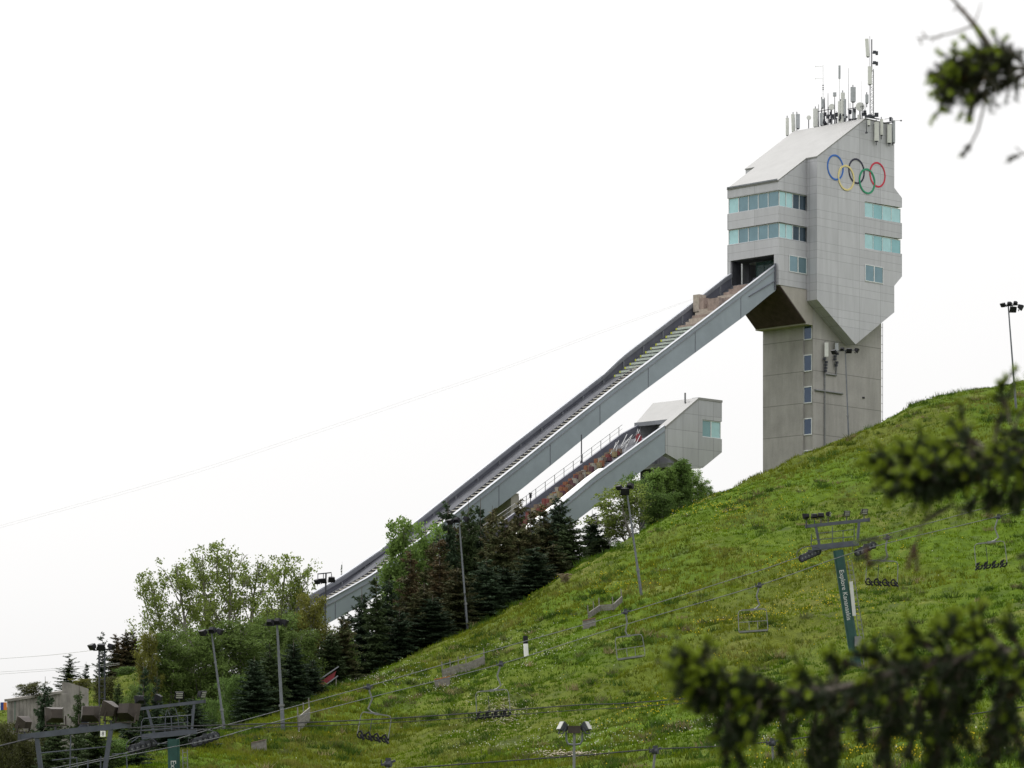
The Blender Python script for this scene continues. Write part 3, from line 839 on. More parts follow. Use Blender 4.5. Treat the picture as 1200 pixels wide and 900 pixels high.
# --- smaller start house with its ramp
B = Frame(779.7, 385.0)
q = lambda u, v: B.on_side(u, v, 0)
W2 = 6.9
house = thing('start_house', 'small grey panelled start house with slanted roof below the tall tower', 'building', tuple(B.P(3, 4, q(800, 548)[1] - 6)))
M['clad2'] = cladding('house_cladding', (0.37, 0.377, 0.402), 1.95, q(779.7, 502)[1] - house.location.z, 2.6, q(804, 500)[0] + .6 - 2.6 * 4 + .05, 3, 0, .04)
wx0, wz1 = q(823.3, 491.5); _, wz0 = q(823.3, 512); xr = q(846, 500)[0]
ol = [q(779.7, 502), q(818.5, 468.3), (xr, q(818.5, 468.3)[1]), (xr, wz1), (wx0, wz1), (wx0, wz0), (xr, wz0), q(846, 530), q(823.5, 548.5), q(811, 548.8), q(779.7, 531)]
m = MB(); zflat = q(818.5, 468.3)[1]
bt = q(818.5, 468.3)[0]
be = bt - 2.9; ze = zflat - 2.55
B.slab(m, ol, 0, 1.0); B.slab(m, [(be, ze - .05), (bt, zflat - .05)] + ol[2:-1] + [(be, ol[-1][1])], W2 - .5, W2)
B.slab(m, [(bt, wz0), (xr - .05, wz0), (xr - .05, q(846, 530)[1]), (q(823.5, 548.5)[0], q(823.5, 548.5)[1] + .02), (bt, q(823.5, 548.5)[1] + .02)], 1.003, W2 - .503)
B.block(m, 1.003, W2 - .503, bt, xr - .05, wz1, zflat - .1)
B.block(m, 1.003, W2 - .503, bt, xr - 1.4, wz0, wz1)
B.block(m, 1.003, W2 - .503, q(790, 540)[0], bt, q(811, 548.8)[1], q(811, 548.8)[1] + .5)
m.build('wall', M['clad2'], house)
m = MB(); b0, z0_ = B.on_side(803, 487, 1.0); 
be = bt - 2.9; ze = zflat - 2.55
m.prism([B.P(1.0, be, ze), B.P(1.0, bt, zflat), B.P(1.0, bt, zflat + .2), B.P(1.0, be, ze + .2)], D1 * (W2 - 1.0 + .15))
B.block(m, 1.003, W2, bt, xr, zflat + .003, zflat + .2)
hroof = m.build('roof', M['roof'], house)
m = MB(); B.block(m, 1.0, W2 + .15, be - .25, be - .004, ze - .25, ze + .22); m.build('gutter', M['parapet_light'], hroof)
m = MB(); m.prism([B.P(-.06, *q(779.7, 502)), B.P(-.06, *q(818.5, 468.3)), B.P(-.06, q(818.5, 468.3)[0], zflat + .22), B.P(-.06, q(779.7, 502)[0], q(779.7, 502)[1] + .26)], D1 * 1.07)
B.block(m, -.06, 1.0, bt + .01, xr + .05, zflat + .004, zflat + .26)
m.build('roof_edge', M['roof'], house)
m = MB(); f = MB()
for i in range(2):
    p0, p1 = wx0 + (xr - .1 - wx0) * i / 2, wx0 + (xr - .1 - wx0) * (i + 1) / 2
    m.mi = i; B.block(m, .15, .22, p0 + .03, p1 - .03, wz0 + .02, wz1 - .02); B.block(f, .08, .2, p1 - .12, p1, wz0 + .02, wz1 - .02); B.block(f, .085, .195, p0 - .03, p1 - .05, wz0 + .025, wz0 + .1); B.block(f, .085, .195, p0 - .03, p1 - .05, wz1 - .1, wz1 - .025)
m.mi = 1; B.block(m, .25, W2 - .6, xr - .18, xr - .1, wz0 + .02, wz1 - .02)
o = m.build('window', [glass('house_glass_dim', (.20, .33, .37), .05, .3), glass('house_glass', (.36, .56, .60), .05, .3)], house); f.build('frame', M['frame'], o)
m = MB(); B.block(m, 1.2, W2 - 1, q(795, 540)[0], q(820, 540)[0], q(811, 548.8)[1] - 14, q(811, 548.8)[1] - .01); m.build('support', M['dark'], house)
m = MB(); m.tube([B.P(1.5, bt - .6, zflat - .3), B.P(1.5, bt - .6, zflat + .85)], .1); m.build('vent_pipe', M['galv'], house)

FB = W2 - .4
t2 = curve(B, 0, [(779.4, 499), (698, 558), (664, 586), (600, 636), (520, 690)])
l2 = curve(B, 0, [(779, 531.5), (751, 553), (677.4, 608.7), (600, 668), (520, 722)])
f2 = curve(B, FB, [(745, 496.5), (680, 545), (616, 592.5), (540, 645), (500, 672)])
e2 = B.on_side(560, 660, 0)[0]
bs2 = np.linspace(e2, -.03, 30)
m = MB(); fz = float(f2(-.03)); B.slab(m, [(-.02, fz), (be - .02, ze), (bt, ze), (bt, fz - 2.2), (-.02, fz - 2.2)], W2 - .45, W2 - .1); m.build('side_wall', M['parapet'], house)
d2 = lambda b: t2(b) - 1.1
ramp2 = thing('ski_jump_ramp', 'shorter ski jump ramp with colourful stair leaving the small start house', 'ski ramp', tuple(B.P(3, -12, float(l2(-12)))))
m = MB(); sweep(B, m, 0.02, .35, bs2, l2(bs2), t2(bs2)); g2 = m.build('side_girder', M['girder'], ramp2)
m = MB(); sweep(B, m, -.02, .38, bs2, t2(bs2) + .004, t2(bs2) + .09); sweep(B, m, -.06, .017, bs2, t2(bs2) - .62, t2(bs2) - .5); m.build('rail', M['parapet_light'], g2)
m = MB(); sweep(B, m, .36, FB, bs2, d2(bs2) - .3, d2(bs2)); m.build('track', M['deck'], ramp2)
m = MB(); sweep(B, m, FB, FB + .3, bs2, d2(bs2) - .6, f2(bs2)); fp = m.build('parapet', M['parapet'], ramp2)
m = MB()
sweep(B, m, FB + .1, FB + .16, bs2, f2(bs2) + .95, f2(bs2) + 1.0); sweep(B, m, FB + .1, FB + .14, bs2, f2(bs2) + .5, f2(bs2) + .53)
for b in np.arange(e2 + .5, -.5, 1.5): B.block(m, FB + .1, FB + .16, b, b + .05, float(f2(b)) + .003, float(f2(b)) + .97)
m.build('handrail', M['galv'], fp)
m = MB(); be_ = B.on_side(723, 556, 0)[0]; sel = bs2[bs2 < be_ - 1]
sweep(B, m, .5, 1.7, sel, d2(sel) + .75, d2(sel) + .95); m.build('snow_cover', M['white'], ramp2)
m = MB(); b_s1 = B.on_side(735, 535, 0)[0]; cols = [(.16, .045, .042), (.20, .085, .045), (.22, .18, .10), (.24, .23, .20), (.09, .04, .05), (.15, .11, .085)]
mats = [simple('stair_paint_' + n, c, .7, 0, .2, 4) for n, c in zip(('red', 'orange', 'straw', 'cream', 'plum', 'tan'), cols)]
rr = random.Random(9)
for b in np.arange(e2 + .5, b_s1 + 2.5, .42):
    for a in (3.3, 3.9, 4.5):
        if rr.random() < .8:
            m.mi = rr.randrange(6); z = float(d2(b)) + .15
            B.block(m, a, a + .5, b, b + .34, z, z + .35 + .5 * rr.random())
m.build('stair', mats, ramp2)
m = MB(); rr = random.Random(3)
for i in range(12):
    b = b_s1 + 1.5 + rr.random() * 3.2; a = 2.0 + 2.6 * rr.random(); z = float(d2(b))
    m.bar(B.P(a, b, z + .3), B.P(a + rr.uniform(-1, 1), b + rr.uniform(.8, 1.8), z + 1.4 + rr.random() * .8), .08)
m.build('start_gate', M['galv'], ramp2)
m = MB(); p = B.P(3.0, -1.2, float(d2(-1.2)) + .1); m.box(p + ZV * .35, (.5, .5, .7), (D1, D2, ZV)); m.tube([p + ZV * .68, p + ZV * .9], .2); m.build('winch', simple('red_winch', (.22, .04, .05), .6), ramp2)
m = MB(); sweep(B, m, .36, FB + .2, bs2, l2(bs2) + .2, l2(bs2) + .4); m.build('bottom_plate', M['parapet'], ramp2)
m = MB(); pp = B.P(FB + .4, B.on_side(681.4, 541, FB + .4)[0], 0); zb = float(f2(B.on_side(681.4, 541, FB)[0]))
m.tube([Vector((pp.x, pp.y, zb + .3)), Vector((pp.x, pp.y, zb + 3.4))], .07, 6); m.box((pp.x, pp.y, zb + .25), (.3, .3, .3)); tag(m.build('flag_pole', M['steel']), 'thin bare pole rising from the shorter ramp railing', 'pole')
pl = at(621.7, 588, B.P(FB, B.on_side(621.7, 588, FB)[0], 0).y)
m = MB(); m.tube([pl + Vector((0, 0, -.2)), pl + Vector((0, 0, .45))], .05, 6); m.box(pl + Vector((0, 0, .65)), (.28, .25, .45)); m.box(pl + Vector((0, 0, .95)), (.4, .35, .08))
tag(m.build('signal_lamp', M['black']), 'small black lamp on the lower railing of the shorter ramp', 'lamp')

# ------------------------------------------------------------------ antennas on the tower roof
def roof_pt(u, v):
    """point over the roof's top edge (or in front of the side wall beyond its end) at pixel (u, v)"""
    if u < 1013:
        a, z = A.on_front(u, v, br + .6); return A.P(a, br + .6, z)
    b, z = A.on_side(u, v, -TS - .45); return A.P(-TS - .45, b, z)
def deck_pt(u):
    a, _ = A.on_front(u, 150, br + .6); return A.P(a, br + .6, zr_ + th)
AX = lambda yaw: (Vector((math.cos(yaw), math.sin(yaw), 0)), Vector((-math.sin(yaw), math.cos(yaw), 0)), ZV)
ZPX = 1 / 9.07
def zx(x): return 915 + x / 6.924
def zy(y): return 40 + y / 6.924
def panel_antenna(x0, x1, y0, y1, label, mat='ant', pole=True, yaw=0.0, tilt=0.0, low=None):
    """slim sector antenna: rounded box, mounting pole behind, cable tail below; measures are the zoomed photo's"""
    u = zx((x0 + x1) / 2); wdt = (x1 - x0) / 6.924 * ZPX; top = roof_pt(u, zy(y0)); bot = roof_pt(u, zy(y1)); hgt = top.z - bot.z
    base = Vector((bot.x, bot.y, (zr_ + th) if (low is None and u < 1013) else bot.z - (low or .5)))
    t = thing('panel_antenna', label, 'antenna', tuple(base), 'antennas on the tower roof')
    m = MB(); X, Y_, Z_ = AX(yaw); Zt = (ZV + X * tilt).normalized(); Xt = X
    c = (top + bot) / 2; dp = .22; e = min(.07, wdt * .2)
    sec = [(-wdt / 2, dp / 2), (-wdt / 2, -dp / 2 + e), (-wdt / 2 + e, -dp / 2), (wdt / 2 - e, -dp / 2), (wdt / 2, -dp / 2 + e), (wdt / 2, dp / 2)]
    m.prism([c - Zt * hgt / 2 + Xt * p + Y_ * q for p, q in sec], Zt * hgt)
    m.build('panel', M[mat], t)
    m = MB(); m.box(c - Zt * (hgt / 2 + .06), (wdt * .6, .15, .12), (X, Y_, ZV)); m.build('connector', M['black'], t)
    if pole:
        m = MB(); pt = c + Y_ * .3
        m.tube([Vector((pt.x, pt.y, base.z)), Vector((pt.x, pt.y, top.z + .35))], .055, 8)
        for f in (.25, .75): m.bar(c - Zt * hgt / 2 + Zt * hgt * f, Vector((pt.x, pt.y, (c - Zt * hgt / 2 + Zt * hgt * f).z)), .09)
        m.build('mounting_pole', M['steel'], t)
    return t
def whip(x, y0, y1, label, r=.035, mat='galv', kids=()):
    u = zx(x); top = roof_pt(u, zy(y0)); b = Vector((top.x, top.y, zr_ + th if u < 1013 else roof_pt(u, zy(y1)).z))
    t = thing('whip_antenna', label, 'antenna', tuple(b), 'antennas on the tower roof')
    m = MB(); m.tube([b, b + (top - b) * .5, top], [r * 1.5, r, r * .6], 8); m.build('mast', M[mat], t)
    m = MB(); m.box(b + ZV * .08, (.3, .3, .16)); m.build('base', M['steel'], t)
    for k in kids: k(t, top, b)
    return t
def dish(x, y, rpx, label, mat='ant', yaw=.3, drum=.25):
    u = zx(x); c = roof_pt(u, zy(y)); b = Vector((c.x, c.y + .35, zr_ + th)); r = rpx / 6.924 * ZPX
    t = thing('dish_antenna', label, 'antenna', tuple(b), 'antennas on the tower roof')
    n = Vector((-math.sin(yaw), -math.cos(yaw), .05)).normalized(); m = MB()
    m.tube([c - n * drum, c - n * .02, c + n * .06], [r * .55, r, r * .96], 22); m.build('dish', M[mat], t, smooth=True)
    m = MB(); m.tube([b, Vector((b.x, b.y, c.z + r))], .06, 8); m.bar(Vector((b.x, b.y, c.z)), c - n * drum, .1); m.build('mounting_pole', M['steel'], t)
panel_antenna(40, 66, 680, 820, 'pale panel antenna standing alone at the low far end of the roof')
panel_antenna(86, 116, 650, 790, 'tilted pale panel antenna second from the far roof end', tilt=-.04)
panel_antenna(122, 156, 648, 765, 'grey panel antenna with dark mast tip beside the tilted one', 'antg', yaw=.4)
dish(228, 678, 19, 'small round white dish low on the roof beyond the grey panels')
panel_antenna(262, 302, 605, 752, 'broad pale panel antenna beside the small white dish')
whip(307, 570, 755, 'short dark bare rod beside the broad pale panel', .05, 'steel')
panel_antenna(316, 352, 640, 740, 'low blue-grey panel antenna on the dark mast', 'antg')
panel_antenna(330, 352, 528, 598, 'small grey panel antenna high on the dark mast', 'antg', yaw=.5)
def side_bars(t, top, b):
    for k, (yy) in enumerate((263, 362)):
        z = roof_pt(zx(342), zy(yy)).z; m = MB()
        m.tube([Vector((top.x, top.y, z)), Vector((top.x - 1.07, top.y, z + .02))], .022, 6); m.tube([Vector((top.x - .95, top.y, z - .12)), Vector((top.x - .95, top.y, z + .14))], .018, 6)
        m.build('side_arm', M['pale'], t)
    for yy in (416, 435, 450):
        z = roof_pt(zx(342), zy(yy)).z; m = MB(); m.tube([Vector((top.x, top.y, z - .06)), Vector((top.x, top.y, z + .06))], .09, 8); m.build('clamp', M['steel'], t)
whip(343, 250, 740, 'pale tall whip with two short side arms', .04, 'pale', (side_bars,))
whip(355, 515, 755, 'thick dark mast carrying the small grey panels', .07, 'steel')
whip(383, 480, 740, 'plain grey rod between dark mast and round dish', .05, 'galv')
dish(414, 590, 25, 'round pale dish in the middle of the antenna cluster', yaw=.1)
def box_head(t, top, b):
    m = MB(); m.box(top - ZV * .15, (.42, .3, .5)); m.build('amplifier', M['antg'], t)
whip(437, 480, 740, 'grey rod with a boxy head right of the middle dish', .06, 'galv', (box_head,))
def slim_panel(t, top, b):
    m = MB(); m.box(top - ZV * .8, (.26, .2, 1.7)); m.build('panel', M['antg'], t)
whip(476, 258, 735, 'tall whip topped by a slim grey panel', .04, 'pale', (slim_panel,))
panel_antenna(464, 506, 545, 738, 'very broad tall pale panel in the antenna cluster')
panel_antenna(488, 520, 475, 728, 'tallest pale panel of the cluster with pole tip above')
panel_antenna(512, 530, 528, 700, 'narrow grey panel just behind the tallest pale one', 'antg', yaw=.6)
whip(550, 275, 715, 'slender bare whip between the tall panel and the square one', .028, 'galv')
panel_antenna(566, 608, 430, 548, 'square dark grey panel raised on twin poles', 'antg')
panel_antenna(578, 608, 620, 686, 'little blue-grey panel under the raised square one', 'antg', pole=False)
dish(643, 588, 36, 'large round pale dish near the roof peak', yaw=-.1)
whip(655, 380, 640, 'faint thin whip above the large dish', .02, 'pale')
panel_antenna(622, 650, 655, 692, 'short pale panel beneath the large dish', pole=False)
panel_antenna(686, 712, 490, 558, 'small blue-grey panel on a thin pole beside the lattice mast', 'antg')
m = MB()
for i, (x0, x1, y) in enumerate(((300, 420, 625), (545, 672, 605), (555, 640, 690), (395, 460, 690))):
    p, q_ = roof_pt(zx(x0), zy(y)), roof_pt(zx(x1), zy(y)); q_.z = p.z + .0; m.bar(p + Vector((0, .3, 0)), q_ + Vector((0, .3, 0)), .08)
    for f in (.08, .92): r_ = p.lerp(q_, f) + Vector((0, .3, 0)); m.bar(Vector((r_.x, r_.y, zr_ + th)), r_, .07)
tag(m.build('antenna_rack', M['steel']), 'dark pipe rack carrying the antenna cluster on the roof', 'rack')
m = MB(); rr = random.Random(5)
for i in range(34):
    p = deck_pt(zx(rr.uniform(350, 690))); m.box(p + Vector((0, rr.uniform(-.3, .3), rr.uniform(.25, 1.7))), (rr.uniform(.15, .45), .25, rr.uniform(.2, .5)))
    m.bar(p, p + ZV * rr.uniform(.8, 2.6), .05)
tag(m.build('radio_units', M['steel']), 'dark radio units clustered between the antenna poles on the roof', 'radio units', kind='stuff')
# lattice mast
lb = roof_pt(zx(738), zy(655)); lt = roof_pt(zx(738), zy(285)); lt.x, lt.y = lb.x, lb.y
mast = thing('lattice_mast', 'tall lattice mast with dark boxes at the roof peak', 'mast', tuple(lb))
m = MB(); hw = .22; cn = [lb + Vector((hw * sx, hw * sy, 0)) for sx, sy in ((-1, -1), (1, -1), (1, 1), (-1, 1))]; hh = lt.z - lb.z
for c in cn: m.bar(c, c + ZV * hh, .06)
n = 14
for k in range(n):
    for i in range(4):
        p, q_ = cn[i] + ZV * hh * k / n, cn[(i + 1) % 4] + ZV * hh * (k + 1) / n
        if (k + i) % 2: p, q_ = cn[(i + 1) % 4] + ZV * hh * k / n, cn[i] + ZV * hh * (k + 1) / n
        m.bar(p, q_, .035)
m.build('lattice', M['galv'], mast)
m = MB(); top = roof_pt(zx(738), zy(42)); tp = Vector((lb.x, lb.y, top.z)); m.tube([lb + ZV * (hh - .4), tp], .07, 8); m.tube([lb + ZV * hh + Vector((-.25, 0, 0)), Vector((lb.x - .25, lb.y, top.z + .4))], .025, 6); m.build('top_pole', M['steel'], mast)
for yy in (158, 243):
    c = Vector((lb.x + .45, lb.y, roof_pt(zx(758), zy(yy)).z)); m = MB(); m.box(c + Vector((-.1, 0, .1)), (.4, .35, .35)); m.box(c + Vector((.2, 0, -.02)), (.3, .3, .45)); m.bar(c, c + Vector((-.45, 0, 0)), .08); m.build('radio_box', M['steel'], mast)
panel_antenna(688, 716, 38, 182, 'pale tilted panel topmost on the lattice mast', tilt=-.06, pole=False)
panel_antenna(706, 738, 262, 408, 'pale panel lower on the lattice mast', pole=False)
m = MB()
for (x, y, wd, hd) in ((700, 668, .5, .3), (725, 664, .5, .35), (748, 670, .45, .3), (776, 655, .5, .5)):
    m.box(roof_pt(zx(x), zy(y)), (wd, .35, hd))
p, q_ = roof_pt(zx(690), zy(672)), roof_pt(zx(798), zy(690)); m.bar(p, q_, .12)
tag(m.build('radio_bracket', M['steel']), 'dark bracket with radio boxes at the foot of the lattice mast', 'bracket')
panel_antenna(700, 726, 697, 740, 'short pale panel hanging below the lattice mast', pole=False)
whip(695, 690, 805, 'short dark rod hanging on the wall beside the roof peak', .04, 'steel')
panel_antenna(757, 796, 712, 866, 'large pale panel fixed to the wall under the mast', low=.5)
panel_antenna(804, 830, 690, 818, 'slim pale panel with tall pole tip on the wall')
panel_antenna(861, 899, 732, 882, 'large pale panel at the wall corner with dark foot', low=.4)
panel_antenna(903, 929, 700, 880, 'grey panel outermost at the back corner of the wall', 'antg', low=.3, yaw=.4)
m = MB(); m.bar(roof_pt(zx(830), zy(722)), roof_pt(zx(912), zy(712)), .14); m.bar(roof_pt(zx(842), zy(690)), roof_pt(zx(905), zy(680)), .05); m.bar(roof_pt(zx(890), zy(705)), roof_pt(zx(975), zy(700)), .04); m.box(roof_pt(zx(976), zy(702)), (.2, .2, .15)); m.box(roof_pt(zx(890), zy(690)), (.3, .3, .5))
tag(m.build('outrigger', M['steel']), 'dark pipe arm reaching out past the wall corner', 'arm')
# antennas on the shaft
def shaft_panel(u0, u1, v0, v1, label, mat):
    b, zt = A.on_side((u0 + u1) / 2, v0, -.45); zb = A.on_side((u0 + u1) / 2, v1, -.45)[1]
    t = thing('panel_antenna', label, 'antenna', tuple(A.P(-.45, b, zb - 2.2)), 'antennas on the shaft')
    m = MB(); m.box(A.P(-.45, b, (zt + zb) / 2), ((u1 - u0) / 9.2, .2, zt - zb)); m.build('panel', M[mat], t)
    m = MB(); m.tube([A.P(-.2, b, zb - 2.4), A.P(-.2, b, zt + .2)], .06, 6); m.bar(A.P(-.2, b, zt - .4), A.P(-.45, b, zt - .4), .1); m.build('mounting_pole', M['galv'], t)
    m = MB(); rr = random.Random(int(u0))
    for k in range(5): m.box(A.P(-.35, b + rr.uniform(-.25, .25), zb - .3 - k * .38), (.35, .25, .3), (D1, D2, ZV))
    m.build('radio_box', M['steel'], t)
shaft_panel(966.3, 970.8, 401.5, 418, 'pale panel antenna on the concrete shaft above the vertical pipe', 'ant')
shaft_panel(978.5, 982.5, 402, 411.5, 'short pale panel antenna on the shaft under the pointed slab', 'antg')

# ------------------------------------------------------------------ floodlights and light poles
def floodlight(parent, c, size, aim, mat='black', lens=True):
    """lamp housing: tapered box with a lens set in its front, on a U bracket"""
    aim = Vector(aim).normalized(); x = aim.cross(ZV).normalized(); z = x.cross(aim).normalized(); c = Vector(c)
    w_, h_, d_ = size; k = lambda s, f, y: [c + aim * y + x * (w_ / 2 * f * i) + z * (h_ / 2 * f * j) for i, j in ((-1, -1), (1, -1), (1, 1), (-1, 1))]
    m = MB(); m.hexa(k(0, .6, -d_ / 2), k(0, 1.0, d_ * .25)); m.hexa(k(0, 1.0, d_ * .252), k(0, 1.04, d_ / 2))
    m.bar(c - x * w_ * .56 - z * h_ * .1, c - x * w_ * .56 - z * h_ * .75, .05 * h_ + .02); m.bar(c + x * w_ * .56 - z * h_ * .1, c + x * w_ * .56 - z * h_ * .75, .05 * h_ + .02)
    m.bar(c - x * w_ * .58 - z * h_ * .75, c + x * w_ * .58 - z * h_ * .75, .05 * h_ + .02)
    o = m.build('floodlight', M[mat], parent)
    if lens == 'slats':
        m = MB()
        for f_ in (-.62, 0, .62):
            q_ = [c + aim * (d_ / 2 + .004) + x * (w_ / 2 * .8 * i) + z * (h_ / 2 * (f_ + .17 * j)) for i, j in ((-1, -1), (1, -1), (1, 1), (-1, 1))]; m.hexa(q_, [p + aim * .02 for p in q_])
        m.build('lens', M['lens'], o)
    elif lens:
        m = MB(); q_ = k(0, .92, d_ / 2 + .004); m.hexa(q_, [p + aim * .02 for p in q_]); m.build('lens', M['black'] if lens == 'dark' else M['lens'], o)
    return o
LP = 'light poles on the slope'
def light_pole(label, ub, vb, ut, vt, lamps, Y=None, arm=None, mat='pole', r=(.125, .07), extra=0.0):
    """tapered pole leaning as in the photo; lamps = (du px, dv px, width, aim)"""
    base = hit(ub, vb) if Y is None else at(ub, vb, Y)
    if Y is not None: base.z = min(base.z, ground(base.x, base.y))
    base.z -= .1
    top = at(ut, vt, base.y)
    t = thing('light_pole', label, 'light pole', tuple(base), LP)
    m = MB(); m.tube([base, base.lerp(top, .25), base.lerp(top, .26), top], [r[0], r[0] * .92, r[0] * .8, r[1]], 10); m.build('pole', M[mat], t, smooth=True)
    m = MB(); b2 = base.lerp(top, .24); m.tube([b2, b2 + (top - base) * .02], r[0] * 1.35, 10); m.build('collar', M['galv'], t)
    ppm = F / base.y
    m = MB(); a0, a1 = arm if arm else (min(l[0] for l in lamps), max(l[0] for l in lamps))
    m.bar(top + Vector((a0 / ppm, 0, -.05)), top + Vector((a1 / ppm, 0, .08)), .1)
    for du, dv, sz, aim in lamps:
        c = top + Vector((du / ppm, -.1, -dv / ppm)); m.bar(Vector((c.x, top.y, top.z)), Vector((c.x, top.y, c.z - sz * .3)), .07)
    m.build('crossarm', M[mat], t)
    for du, dv, sz, aim in lamps: floodlight(t, top + Vector((du / ppm, -.12, -dv / ppm)), (sz * .74, sz * .58, sz * .54), aim, lens='dark')
    return t
dn = (.5, -.7, -.55); dl = (-.6, -.6, -.6); df = (.1, -.9, -.5); db = (.3, .8, -.55); dr = (.9, -.2, -.5)
light_pole('grey light pole standing before the poplars with lamps half hidden in leaves', 264, 856, 247.5, 738, [(-9, 3, .8, dl), (1, 0, .8, db), (10, 2, .8, dr)])
light_pole('grey light pole nearest the wooden gate post below the poplars', 332, 858, 324.5, 728, [(-8, 1, .8, db), (1, 0, .8, db), (9, 1, .8, dr)], r=(.165, .08))
light_pole('dark light pole with three lamps on a curved bracket against the sky', 379, 815, 382, 672, [(-9.5, 9, .75, dl), (-3, 8, .7, (-.3, -.8, -.4)), (6.5, 6.5, .8, df)], Y=318, mat='steel', r=(.12, .075))
light_pole('grey light pole in front of the dark spruces on the ridge', 548, 737, 538, 609, [(-10, 2, .8, dl), (-3, 0, .8, db), (8, -1, .9, dr)])
light_pole('grey light pole with round lamps before the small start house', 752, 699, 734, 572, [(-8, -1, .7, dl), (-2, 3, 1.0, df), (4, -3, .8, db)])
light_pole('light pole on the hilltop at the edge of the view with four lamps', 1191, 481, 1181.5, 358, [(-6, -1, .7, dl), (1, -2, .7, db), (5, 4, .95, df), (8, -3, .6, db), (14, 2, .95, dr)])
light_pole('thin light pole with a row of four lamps before the concrete shaft', 994.5, 512, 990.5, 411, [(-13, 1, .75, dl), (-4, -2, .6, db), (4, -.5, .8, df), (13, -.5, .8, dr)], mat='pole', r=(.10, .06))
# twin pole at the far left
bL = at(120, 842, 300); bL.z = ground(bL.x, bL.y) - .1
t = thing('light_pole', 'dark twin-tube light mast with rungs at the forest edge', 'light pole', tuple(bL), LP)
tz = at(120, 762, 300).z
for dx in (-.24, .24):
    m = MB(); m.tube([bL + Vector((dx, 0, 0)), Vector((bL.x + dx - .05, bL.y, tz))], .075, 8); m.build('pole', M['steel'], t)
m = MB(); z = bL.z + 1
while z < tz: m.bar(Vector((bL.x - .24, bL.y, z)), Vector((bL.x + .24, bL.y, z)), .05); z += .55
m.build('rungs', M['steel'], t)
m = MB(); m.bar(Vector((bL.x - .8, bL.y, tz)), Vector((bL.x + .9, bL.y, tz + .1)), .12); m.build('crossarm', M['steel'], t)
for dx, aim in ((-.85, dl), (-.1, df), (.75, dr)): floodlight(t, Vector((bL.x + dx, bL.y - .1, tz + .35)), (.65, .5, .5), aim, lens='dark')

